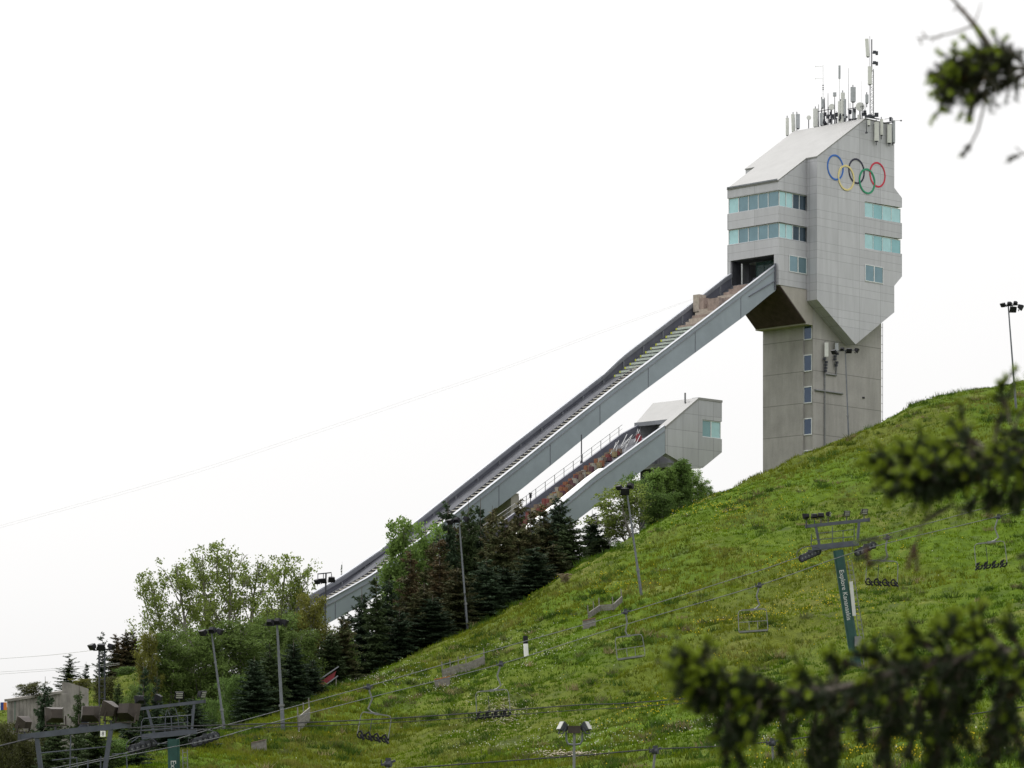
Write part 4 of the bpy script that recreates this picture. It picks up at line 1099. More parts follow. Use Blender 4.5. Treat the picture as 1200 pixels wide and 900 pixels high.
# ------------------------------------------------------------------ chair lift
LT = 'lift towers'
def lift_tower(label, upx, Y, post_top, post_bot, beam, low, sheaves, lamps, post_r, green=True, text=None):
    """steel portal: post, lower beam with sheave trains, work platform frame, upper beam with floodlights
       all measures are picture points at the tower's own distance"""
    ppm = F / Y; g = lambda u, v, dy=0.0: at(u, v, Y) + Vector((0, dy, 0))
    base = g(*post_bot); base.z = min(base.z, ground(base.x, base.y)) - .2
    t = thing('lift_tower', label, 'lift tower', tuple(base), LT)
    if post_r:
        tp = g(*post_top); m = MB()
        low_p = tp + (g(*post_bot) - tp) * ((tp.z - base.z) / max(.1, tp.z - g(*post_bot).z)); d = (tp - low_p).normalized(); x = d.cross(Vector((0, 1, 0))).normalized() * -1; x = Vector((d.z, 0, -d.x)); y = Vector((0, 1, 0))
        e = post_r * .38
        sec = [(-post_r + e, -post_r), (post_r - e, -post_r), (post_r, -post_r + e), (post_r, post_r - e), (post_r - e, post_r), (-post_r + e, post_r), (-post_r, post_r - e), (-post_r, -post_r + e)]
        m.prism([low_p + x * p * 1.08 + y * q_ for p, q_ in sec], tp - low_p); post = m.build('post', M['liftgreen'], t)
        m = MB(); m.bar(low_p + x * (post_r + .22) + y * -.1, tp.lerp(low_p, .1) + x * (post_r + .22) + y * -.1, .05); m.bar(low_p + x * (post_r + .5) + y * -.1, tp.lerp(low_p, .1) + x * (post_r + .5) + y * -.1, .05)
        L_ = (tp - low_p).length; k = .3
        while k < L_ * .9: c = low_p + d * k; m.bar(c + x * (post_r + .22) + y * -.1, c + x * (post_r + .5) + y * -.1, .035); k += .32
        m.build('ladder', M['galv'], t)
        if text:
            s, vtop, size = text
            cu = bpy.data.curves.new('lettering', 'FONT'); cu.body = s; cu.size = size; cu.align_x = 'LEFT'; cu.align_y = 'CENTER'; cu.extrude = .004
            co = bpy.data.objects.new('lettering', cu); COL.objects.link(co); dg = bpy.context.evaluated_depsgraph_get()
            me = bpy.data.meshes.new_from_object(co.evaluated_get(dg)); bpy.data.objects.remove(co); me.name = 'lettering'
            start = tp + d * -((tp.z - g(post_top[0], vtop).z) / d.z)
            mat4 = Matrix((( -d.x, x.x, 0, 0), (0, 0, -1, 0), (-d.z, x.z, 0, 0), (0, 0, 0, 1)))
            pos = start + Vector((0, -post_r - .008, 0)) - x * post_r * .08 - base
            mat4.translation = pos; me.transform(mat4); me.materials.clear(); me.materials.append(M['lettering'])
            lo = bpy.data.objects.new('lettering', me); COL.objects.link(lo); lo.parent = post
    (u0, v0), (u1, v1), bw = beam
    p, q_ = g(u0, v0, .25), g(u1, v1, -.25); m = MB(); m.bar(p, q_, bw, bw * 1.1); m.build('upper_beam', M['liftgrey'], t)
    m = MB()
    for f in (.0, 1.0): c = p.lerp(q_, f); m.box(c, (bw * .6, bw * 1.3, bw * 1.35))
    m.build('beam_end', M['steel'], t)
    ul, ur, (lu0, lv0), (lu1, lv1), lw = low
    a, b = g(lu0, lv0, .25), g(lu1, lv1, -.25); m = MB(); m.bar(a, b, lw, lw * 1.1); m.build('lower_beam', M['liftgrey'], t)
    for (uu, lu) in (ul, ur):
        m = MB(); f = (uu - u0) / (u1 - u0); c1 = p.lerp(q_, f); f2_ = (lu - lu0) / (lu1 - lu0); c2 = a.lerp(b, f2_); m.bar(c1, c2, bw * .85, bw * .7, (0, 1, 0)); m.build('strut', M['liftgrey'], t)
    for nm, uu, vv, tilt, n in sheaves:
        c = g(uu, vv, 0); st = thing('x', None, None, (0, 0, 0)); bpy.data.objects.remove(st)
        m = MB(); dirv = Vector((.55, .35, tilt)).normalized(); m.bar(c - dirv * .8 + ZV * .16, c + dirv * .8 + ZV * .16, .10, .16); m.bar(c + ZV * .2 + Vector((0, -.16, 0)), c + ZV * .2 + Vector((0, .3, 0)), .25)
        ring_ = [c + Vector((math.cos(k) * .95, -.35, math.sin(k) * .6 - .05)) for k in np.linspace(.4, math.pi + .3, 12)]; m.tube(ring_, .025, 6)
        tr = m.build('sheave_train', M['steel'], t)
        for k in range(n):
            cc = c + dirv * (-.75 + 1.5 * k / (n - 1)) + ZV * -.02; ax = Vector((.5, -.85, 0)).normalized()
            m = MB(); m.disc(cc, ax, .27, .09, 16); m.mi = 1; m.disc(cc, ax, .18, .11, 14); m.mi = 2; m.disc(cc, ax, .06, .16, 8); m.build('wheel', [M['rubber'], M['steel'], M['galv']], tr)
    for du, dv, sz, aim, mt in lamps:
        f = (du - u0) / (u1 - u0); c0 = p.lerp(q_, f); c = at(du, dv, c0.y); o = floodlight(t, c, (sz, sz * .82, sz * .7), aim, mt, lens='slats' if mt == 'black' else True)
        m = MB(); m.bar(Vector((c.x, c0.y, c0.z)), Vector((c.x, c0.y, c.z - sz * .55)), .07); m.build('lamp_stem', M['steel'], o)
    return t, g
def railing(t, g, lines, r=.028, name='railing'):
    m = MB()
    for L in lines: m.tube([g(*q) for q in L], r, 6)
    m.build(name, M['liftgrey'], t)

# the nearest portal, bottom corner
tA, gA = lift_tower('nearest grey lift portal with large bronze floodlights on its beam', 0, 130.0, (95, 900), (95, 960), ((22, 863.8), (152.5, 849.5), .20),
    ((42, 50), (131, 121), (48, 925), (122, 921), .22), [], 
    [(29, 848, .55, (-.75, .6, .35), 'bronze'), (65, 837, .70, (-.35, .9, -.1), 'bronze'), (105, 835, .72, (.1, .95, -.25), 'bronze'), (130, 832, .70, (-.85, .3, .25), 'bronze'), (149, 832.5, .78, (.45, .85, -.3), 'bronze')], None)
railing(tA, gA, [[(48, 882.5), (125, 875)], [(83, 857), (82, 905)], [(61, 891), (90, 888), (91, 905)], [(103, 890), (103, 905)], [(118, 886), (118, 905)], [(131, 884), (148, 883), (149, 900)]])
m = MB(); c = gA(97, 849, .2); m.prism([gA(89, 855, .1), gA(97, 844, .1), gA(102, 846, .1), gA(103, 858, .1)], (0, .5, 0)); m.build('beam_plate', M['liftgrey'], tA)
m = MB(); c = gA(122.3, 860.2, -.45); m.box(c, (.2, .02, .22)); o = m.build('number_plate', M['white'], tA)
def small_text(s, c, size, parent, mat):
    cu = bpy.data.curves.new('lettering', 'FONT'); cu.body = s; cu.size = size; cu.align_x = 'CENTER'; cu.align_y = 'CENTER'; cu.extrude = .002
    co = bpy.data.objects.new('lettering', cu); COL.objects.link(co); dg = bpy.context.evaluated_depsgraph_get()
    me = bpy.data.meshes.new_from_object(co.evaluated_get(dg)); bpy.data.objects.remove(co); me.name = 'lettering'
    me.transform(Matrix(((1, 0, 0, 0), (0, 0, -1, 0), (0, 1, 0, 0), (0, 0, 0, 1)))); me.transform(Matrix.Translation(Vector(c) - origin_of(parent)))
    me.materials.clear(); me.materials.append(mat); lo = bpy.data.objects.new('lettering', me); COL.objects.link(lo); lo.parent = parent
small_text('8', c + Vector((0, -.015, 0)), .2, o, M['black'])
# the second tower
tB, gB = lift_tower('green lift post with railed platform beside the poplar grove', 0, 205.0, (203.5, 866), (205.5, 990), ((160.5, 831), (240.5, 822), .17),
    ((172, 181), (228, 225), (166, 863.5), (231, 857), .30), [('l', 167, 874, .18, 5), ('r', 240, 866, .2, 5)],
    [(164, 819, .55, (-.5, .8, -.2), 'black'), (186, 818, .5, (-.85, .3, .2), 'black'), (210, 814, .5, (.15, -.9, -.35), 'black'), (236, 813, .5, (.8, -.5, -.35), 'black')], .32, text=('Explore Kananaskis', 891, .46))
railing(tB, gB, [[(165, 861), (166, 846), (169, 842), (225, 838)], [(167, 851), (221, 846)], [(166, 856), (220, 852)], [(193, 862), (194, 840)], [(201.5, 861), (200.5, 840)], [(210.5, 860), (208, 838), (205, 829)], [(220, 858), (219.5, 839)], [(194, 839), (196, 831), (199, 838)], [(226, 856), (224.5, 831)], [(154, 870), (165, 862)], [(206, 872), (182, 871)]])
# the third tower, up the slope
tC, gC = lift_tower('green lift post with vertical white lettering on the open slope', 0, 238.0, (982, 645), (1000.5, 762), ((945, 616.5), (1018, 609.5), .20),
    ((956, 961), (1006.5, 1004.5), (952, 642), (1006, 636.5), .34), [('l', 949, 650, .25, 6), ('r', 1014, 643, .28, 5)],
    [(945, 604.5, .45, (-.6, .7, -.2), 'black'), (954.5, 604.5, .42, (.0, .9, -.1), 'black'), (962, 603.5, .42, (.1, .9, -.1), 'black'), (970.5, 602.5, .42, (.85, -.3, -.1), 'black'), (992, 601, .42, (.2, -.9, -.35), 'black'), (1012.5, 599, .45, (.3, -.9, -.35), 'black')], .32, text=('Explore Kananaskis', 668, .455))
railing(tC, gC, [[(950.5, 640), (951, 626)], [(975.5, 638), (975.5, 617)], [(958, 625), (1000, 620.5)], [(951, 633), (1000, 629)], [(1001, 636), (1001, 616)], [(988, 637), (988, 622)]])
m = MB(); m.bar(gC(996.5, 682, -.4), gC(1000.5, 722, -.4), .24, .1, (0, 1, 0)); m.build('cover_strip', M['lettering'], tC)
m = MB(); m.box(gC(1005, 752, -.3), (.5, .5, .7)); m.box(gC(1008, 758, -.4), (.3, .4, .4)); m.bar(gC(1011, 750, -.3), gC(1011, 764, -.3), .05); m.build('control_box', M['galv'], tC)

def rope(pts, label, r=.024, mat='rope', cat='cable', name='haul_rope', group=None, n=10):
    """pts: (u, v, Y); smooth sagging line through them"""
    P = [at(*p) for p in pts]; out = []
    for i in range(len(P) - 1):
        p0, p1, p2, p3 = P[max(i - 1, 0)], P[i], P[i + 1], P[min(i + 2, len(P) - 1)]
        for k in range(n):
            s = k / n; out.append(0.5 * ((2 * p1) + (p2 - p0) * s + (2 * p0 - 5 * p1 + 4 * p2 - p3) * s * s + (3 * p1 - p0 - 3 * p2 + p3) * s ** 3))
    out.append(P[-1]); m = MB(); m.tube(out, r, 6)
    return tag(m.build(name, M[mat]), label, cat, group)
yl = lambda u: 205 + (u - 170) / (949 - 170) * 33
HR = 'haul ropes of the chair lift'
rope([(-60, 922, 190), (100, 893, 198), (172, 876, 205), (246, 855, 208), (431.5, 804, yl(431)), (585, 760, yl(585)), (733, 718, yl(733)), (889, 669, yl(889)), (949, 649.5, 238), (1100, 610, 244), (1300, 555, 252)], 'upper steel haul rope rising from the grove to the open slope', group=HR)
rope([(-60, 955, 186), (60, 905, 195), (240, 868, 203), (300, 852, 205), (431.5, 818, yl(431) - 2), (587, 778, yl(587) - 2), (733, 732, yl(733) - 2), (890, 685.8, yl(890) - 2), (1014, 643.5, 236), (1170, 605, 243), (1300, 570, 250)], 'lower steel haul rope strung under the upper one', group=HR)
NR = 'dark cables across the lower slope'
rope([(148, 853, 130), (250, 850, 136), (400, 845, 144), (520, 838, 150), (680, 826, 160), (800, 819, 168), (1300, 775, 195)], 'black cable crossing the lower slope, upper strand', .028, 'darkrope', name='cable', group=NR)
rope([(148, 857, 130), (250, 854, 136), (400, 849.5, 144), (520, 843, 150), (680, 832, 160), (800, 824, 168), (1300, 784, 195)], 'black cable crossing the lower slope, thinner lower strand', .018, 'darkrope', name='cable', group=NR)
rope([(-40, 884, 125), (37, 865, 130), (48, 862, 130.3)], 'black cable running into the end of the nearest portal', .03, 'darkrope', name='cable', group=NR)
rope([(300, 915, 132), (482, 900, 140), (672, 886, 148), (768, 878, 152), (905, 869, 158), (1173, 832, 170), (1400, 800, 182)], 'black haul rope along the bottom of the slope behind the twin lamp', .03, 'darkrope', group=HR)
SKYW = 'thin wires in the sky'
for k, dv in enumerate((0, 2.6)):
    rope([(-60, 633 + dv, 395), (0, 616 + dv, 397), (200, 560 + dv * 1.2, 402), (340, 515 + dv * 1.2, 406), (500, 461 + dv * 1.2, 411), (600, 427 + dv, 414), (701, 389 + dv, 417), (812, 350 + dv * .4, 421)], ['pale upper wire rising across the white sky to the ramp', 'pale lower wire of the pair rising across the white sky'][k], .008, 'wire', 'wire', 'wire', SKYW)
rope([(-60, 777, 320), (0, 772, 316), (60, 767.5, 308), (113, 761.5, 300)], 'grey wire from the twin-tube mast out of view', .022, 'wire', 'wire', 'wire', SKYW)
rope([(-60, 792, 330), (0, 787.5, 330), (70, 783, 330), (140, 777, 330)], 'upper of two low grey wires above the concrete wall', .016, 'wire', 'wire', 'wire', SKYW)
rope([(-60, 794.5, 330), (0, 790, 330), (70, 785, 330), (140, 779, 330)], 'lower of two low grey wires above the concrete wall', .016, 'wire', 'wire', 'wire', SKYW)

def chair(label, grip, seat, Y, kind, wpx=None, roll=.14, yaw=.15):
    """lift chair in picture points: grip on the rope, seat centre"""
    ppm = F / Y; G = at(*grip, Y); S = at(*seat, Y)
    t = thing('lift_chair', label, 'lift chair', tuple(G), 'chairs hanging on the lift')
    x = Vector((math.cos(roll) * math.cos(yaw), -math.sin(yaw), math.sin(roll))).normalized(); y = Vector((math.sin(yaw), math.cos(yaw), 0)); z = x.cross(y).normalized()
    if z.z < 0: z = -z
    w_ = (wpx / ppm if wpx else 2.3); H_ = (G - S).dot(z)
    top = S + z * H_ * .48
    m = MB(); d = Vector((.8, .4, .25)).normalized(); m.bar(G - d * .32, G + d * .32, .07, .09); m.box(G + ZV * .1, (.22, .16, .2)); m.bar(G - d * .3, G - d * .32 + ZV * .22, .05); m.tube([G + Vector((.12, -.05, -.05)), G + Vector((-.12, .05, -.05))], .13, 10); m.build('grip', M['steel'], t)
    m = MB(); bend = top + (G - top) * .12
    m.tube([G - ZV * .05, G.lerp(bend, .5) + x * .02, Vector((G.x, G.y, bend.z + .12)), Vector((G.x, G.y, bend.z)) + (top - G) * Vector((1, 0, 0)).x * 0 + Vector(((top.x - G.x) * .45, 0, -.12)), top], .055, 8); m.build('hanger', M['galv'], t, smooth=True)
    m = MB(); tl, tr_ = top - x * w_ * .36, top + x * w_ * .36; m.bar(tl, tr_, .085); m.box(top, (.25, .14, .16), (x, y, z)); m.build('top_bar', M['galv'], t)
    for s in (-1, 1):
        m = MB(); e = top + x * s * w_ * .36; lo_ = S + x * s * w_ * .5 + z * .05
        m.tube([e, e + x * s * w_ * .09 - z * .05, e + x * s * w_ * .13 - z * .22, lo_ + z * .45 , lo_ + y * -.1], .028, 8); m.build('side_tube', M['galv'], t, smooth=True)
    if kind == 'bench':
        m = MB(); m.box(S, (w_ * .98, .45, .07), (x, (y - z * .15).normalized(), (z + y * .15).normalized())); m.build('seat', M['planks'], t)
        m = MB(); m.box(S + z * .02 - y * .26, (w_ * .98, .05, .12), (x, y, z)); m.build('seat_edge', M['galv'], t)
        m = MB(); m.tube([S + x * w_ * -.15 + z * .15 + y * .2, S + x * w_ * -.15 + z * .75 + y * .3], .02, 6); m.tube([S + x * w_ * .15 + z * .15 + y * .2, S + x * w_ * .15 + z * .75 + y * .3], .02, 6); m.tube([S - x * w_ * .47 + z * .7 + y * .3, S + x * w_ * .47 + z * .7 + y * .3], .025, 6); m.build('backrest_frame', M['galv'], t)
    else:
        fl = 1 if kind == 'loops' else -1
        for k in range(4):
            c = S + x * w_ * (-.40 + .265 * k)
            st = None; m = MB(); hoop = [c + x * (.22 * math.cos(q_)) + z * (.22 * math.sin(q_) + .02) + y * .05 for q_ in np.linspace(math.pi * .55, math.pi * 2.1, 12)]
            m.tube(hoop, .06, 6)
            m.bar(c + x * fl * .02 + z * fl * .02 - y * .15, c + x * fl * .30 - z * .26 - y * .2, .2, .12)
            m.bar(c - x * fl * .05 + z * .28, c + x * fl * .12 + z * .04, .17, .1)
            m.build('seat', M['black'], t)
        m = MB(); m.bar(S - x * w_ * .45 + y * .1, S + x * w_ * .5 + y * .1, .06); m.tube([S - x * w_ * .12 + z * .05, S - x * w_ * .12 + (top - S) * .8], .022, 6); m.build('seat_bar', M['steel'], t)
    return t
chair('lift chair with four black seats over the lowest slope, nearest the grove', (431.5, 805), (437, 863.5), yl(431), 'loops', 37, -.16)
chair('lift chair with four dark hoops below the plank barrier', (587, 778), (578.5, 837), yl(587) - 2, 'hoops', 40, .08, .2)
chair('lift chair with pale bench left of the foreground twig tip', (733, 717), (740, 771), yl(733), 'bench', 33, .14)
chair('lift chair with grey bench between twig tip and lettered post', (890, 686), (883, 740), yl(890) - 2, 'bench', 34, .06)
chair('lift chair with four black seats right beside the lettered post', (1040, 630), (1033, 682.5), 238, 'loops', 37, -.05)
chair('lift chair with thin dark hoops high on the slope behind blurred twigs', (1170, 605.5), (1162, 662), 243, 'hoops', 36, .10)
chair('nearby lift chair at the bottom edge beneath the hanging twigs', (1173, 833), (1181, 914), 170, 'bench', 52, .04)
chair('lift chair grip on the bottom rope beside the twin lamp', (768, 879), (764, 962), 152, 'bench', 54, .05)
chair('lift chair grip on the bottom rope half hidden by dark twigs', (905, 870), (908, 950), 158, 'bench', 52, .05)
chair('lift chair grip alone at the bottom edge under the black seats', (455, 894), (450, 990), 139, 'loops', 55, .05)

# twin floodlight pole near the bottom edge
Yt = 112.0; bT = at(672, 1010, Yt); bT.z = ground(bT.x, bT.y) - .1
t = thing('light_pole', 'slim pole with white-lensed twin lamps at the bottom edge', 'light pole', tuple(bT), LP)
g_ = lambda u, v, dy=0: at(u, v, Yt) + Vector((0, dy, 0))
m = MB(); m.tube([bT, g_(673, 858)], .045, 8); m.build('pole', M['galv'], t)
m = MB(); m.tube([g_(663.5, 858), g_(663.8, 868), g_(666, 872), g_(673, 873), g_(680, 872), g_(682.3, 868), g_(682.5, 858)], .035, 8); m.build('lamp_bracket', M['pole'], t, smooth=True)
floodlight(t, g_(660.5, 852.5), (.30, .30, .26), (-.75, -.35, .45), 'steel'); floodlight(t, g_(685.5, 852.5), (.30, .30, .26), (.75, -.35, .45), 'steel')
m = MB(); m.box(g_(673, 855), (.42, .25, .24)); m.build('ballast_box', M['bronze'], t)

# ------------------------------------------------------------------ small things on the slope
def plank_barrier(label, pts, h_, mat='planks'):
    """plank fence: picture points of its foot, planks between short posts"""
    P = [hit(u, v) for u, v in pts]; t = thing('plank_barrier', label, 'barrier', tuple(P[0]))
    for i in range(len(P) - 1):
        m = MB(); n = 3
        for k in range(n): z0 = .12 + k * h_ / n; m.bar(P[i] + ZV * (z0 + .1), P[i + 1] + ZV * (z0 + .1), .08, h_ / n * .86)
        m.build('plank_panel', M[mat], t)
    for p in P + [P[0].lerp(P[1], .5)]:
        m = MB(); m.bar(p - ZV * .2 + Vector((0, .1, 0)), p + ZV * (h_ + .75) + Vector((-.1, .1, 0)), .09); m.build('post', M['planks'], t)
plank_barrier('grey plank barrier with thin posts on the lower slope', [(519, 796), (538, 790), (547, 789), (568, 780)], .75)
plank_barrier('broken grey plank barrier with thin posts on the middle slope', [(690, 727), (703, 718), (719, 717), (729, 708)], .55)
plank_barrier('weathered leaning plank barrier beside the light pole', [(350, 858), (363, 846)], 1.2)
def concrete_block(label, u, v, wpx, rim):
    p = hit(u, v); w_ = wpx / F * p.y; t = thing('concrete_block', label, 'block', tuple(p), 'blocks on the slope')
    m = MB(); m.hexa([p + Vector((-w_ / 2, -.3, -.3)), p + Vector((w_ / 2, -.3, -.1)), p + Vector((w_ / 2, .4, -.1)), p + Vector((-w_ / 2, .4, -.3))], [p + Vector((-w_ * .55, -.3, .55)), p + Vector((w_ * .45, -.3, .8)), p + Vector((w_ * .45, .4, .8)), p + Vector((-w_ * .55, .4, .55))]); m.build('body', M['planks'], t)
    m = MB(); m.bar(p + Vector((-w_ * .55, .0, .6)), p + Vector((w_ * .45, .0, .85)), .7, .06); m.build('rim', simple('rusty_rim', rim, .8, 0, .3, 3), t)
concrete_block('grey concrete block with orange rim below the plank barrier', 519, 805, 18, (.42, .17, .05))
concrete_block('grey concrete block with dull red rim on the middle slope', 691, 736, 15, (.25, .13, .09))
concrete_block('bluish grey concrete block near the bottom of the grass', 304, 880, 17, (.2, .15, .12))
p = hit(617, 769); t = thing('marker_post', 'white marker post with black top on the slope', 'marker', tuple(p))
m = MB(); m.tube([p - ZV * .2, p + Vector((-.07, 0, 1.05))], .2, 10); m.build('post', M['white'], t); m = MB(); m.tube([p + Vector((-.07, 0, 1.052)), p + Vector((-.1, 0, 1.72))], .21, 10); m.build('cap', M['black'], t)
# red start board between the trees
Yr_ = 302; t = thing('red_ramp_board', 'dark red sloping board with white rails between the trees', 'ramp', tuple(at(372, 812, Yr_)))
m = MB(); m.prism([at(369, 803, Yr_), at(394, 786, Yr_), at(391, 796, Yr_), at(372, 809, Yr_)], (0, .15, 0)); m.build('board', M['redcover'], t)
for a_, b_ in (((359, 819), (396, 792)), ((372, 798), (397, 781))):
    m = MB(); m.bar(at(*a_, Yr_ - .1), at(*b_, Yr_ - .1), .1); m.build('rail', M['parapet_light'], t)
for uu, v0, v1 in ((361, 818, 828), (378, 806, 822), (394, 794, 812)):
    m = MB(); m.bar(at(uu, v0, Yr_), at(uu, v1, Yr_), .09); m.build('support', M['planks'], t)

# concrete retaining wall at the far left with its ribs
Yw = 270.0
t = thing('concrete_wall', 'ribbed concrete retaining wall at the forest edge', 'wall', tuple(at(60, 880, Yw)))
M['wallc'] = simple('ribbed_concrete', (0.23, 0.215, 0.20), .95, 0, .35, .7, .02)
m = MB(); f0 = at(8.5, 822, Yw); f1 = at(72, 812, Yw + 7); z0 = min(ground(f0.x, f0.y), ground(f1.x, f1.y)) - 3; bk = at(96, 808, Yw + 11)
m.prism([Vector((f0.x, f0.y, z0)), Vector((f1.x, f1.y, z0)), Vector((f1.x, f1.y, f1.z)), Vector((f0.x, f0.y, f0.z))], (0.6, 1.2, 0))
m.prism([Vector((f1.x + .01, f1.y + .2, z0)), Vector((bk.x, bk.y, z0)), Vector((bk.x, bk.y, bk.z + .1)), Vector((f1.x + .01, f1.y + .2, f1.z + .9))], (.4, 1.2, 0)); m.build('wall', M['wallc'], t)
for k in range(15):
    q_ = f0.lerp(f1, (k + .3) / 15); m = MB(); m.bar(Vector((q_.x, q_.y - .06, z0)), Vector((q_.x, q_.y - .06, q_.z - .05)), .16, .12, (0, 1, 0)); m.build('rib', M['wallc'], t)
m = MB(); m.bar(f0 + Vector((-.05, -.08, .08)), f1 + Vector((0, -.08, .08)), .4, .2); m.build('coping', M['wallc'], t)
cbx = at(18.5, 852, Yw + .5)
m = MB(); m.box(cbx + Vector((0, -.25, 0)), (.34, .25, .5)); m.bar(cbx + Vector((-.05, -.2, .3)), cbx + Vector((-.05, -.1, 2.0)), .05)
tag(m.build('electric_box', simple('green_box', (.035, .10, .075), .5, 0, .15, 3)), 'small green electric box on the concrete wall', 'electric box')
fb_p = at(-4, 823, Yw - 4); t = thing('banner_flag', 'orange and blue flag at the wall corner', 'flag', (fb_p.x, fb_p.y, ground(fb_p.x, fb_p.y)))
m = MB(); m.tube([(fb_p.x, fb_p.y, ground(fb_p.x, fb_p.y) - .1), fb_p + ZV * .3], .03, 6); m.build('pole', M['galv'], t)
m = MB()
for k in range(3):
    m.mi = k; x0 = .05 + k * .25; m.prism([fb_p + Vector((x0, .05 * math.sin(k * 2), 0)), fb_p + Vector((x0 + .25, .05 * math.sin(k * 2 + 2), 0)), fb_p + Vector((x0 + .25, .05 * math.sin(k * 2 + 2), -.6)), fb_p + Vector((x0, .05 * math.sin(k * 2), -.6))], (0, .02, 0))
m.build('cloth', [M['white'], simple('flag_blue', (.03, .06, .25), .8), simple('flag_orange', (.55, .17, .03), .8)], t)

# ------------------------------------------------------------------ trees: crown meshes of unit size, copied and scaled
def fan(C, D, S, L, Wd, r):
    """leaf-sized triangles: centres C, outward D, sideways S"""
    n = len(C); V = np.empty((n, 3, 3))
    V[:, 0] = C - S * Wd[:, None]; V[:, 1] = C + S * Wd[:, None]; V[:, 2] = C + D * L[:, None]
    return V.reshape(-1, 3)

def spruce_crown(seed, Rb=.20, nbr=430, gap=.0, bare=.0):
    """spruce of height 1: drooping sprays in loose whorls, thin top, ragged outline"""
    r = np.random.default_rng(seed); out = []
    zs = np.sort(1 - r.uniform(0, 1, nbr) ** .62 * (1 - .05 - bare)) ; zs = 1 - (1 - zs)
    zs = bare + .04 + (1 - .045 - bare) * (1 - np.sqrt(r.uniform(0, 1, nbr)))
    side = r.uniform(.75, 1.2, 8)
    for i, z in enumerate(zs):
        a = r.uniform(0, 2 * np.pi); k = (1 - z)
        whorl = .75 + .35 * np.sin(z * 85 + side[0] * 3)
        L = (Rb * k ** .66 * r.uniform(.65, 1.15) * whorl * side[int(a / (2 * np.pi) * 8) % 8] + .012)
        if r.random() < gap: L *= .35
        up = .55 * z ** 2 - .42 * (1 - z) + r.normal(0, .10)
        n = max(3, int(L / .0105)); s = (np.arange(n) + r.uniform(.2, .8, n)) / n
        d = np.array([np.cos(a), np.sin(a), 0]); q = np.array([-np.sin(a), np.cos(a), 0])
        P = d * (s * L)[:, None]; P[:, 2] = z + s * L * up + (s ** 2) * L * .22
        for rep in range(5):
            sd_ = r.uniform(-1, 1, n); spread = .30 * L * (1 - s * .75) + .006
            C = P + q * (sd_ * spread * .55)[:, None] + np.array([0, 0, 1]) * r.normal(0, .004, n)[:, None]
            D = d * .6 + q * (sd_ * .9)[:, None] + np.array([0, 0, 1]) * (r.normal(-.25, .3, n))[:, None]
            D /= np.linalg.norm(D, axis=1)[:, None]
            Sv = np.cross(D, r.normal(0, 1, (n, 3))); Sv /= np.linalg.norm(Sv, axis=1)[:, None]
            out.append(fan(C, D, Sv, r.uniform(.016, .034, n), r.uniform(.0036, .0078, n), r))
    V = np.concatenate(out)
    return V, np.arange(len(V)).reshape(-1, 3)

def stem_mesh(limbs, n=6):
    mb = MB()
    for pts, rad in limbs: mb.tube(pts, rad, n)
    me = bpy.data.meshes.new('trunk'); me.from_pydata([tuple(v) for v in mb.v], [], mb.f); return me

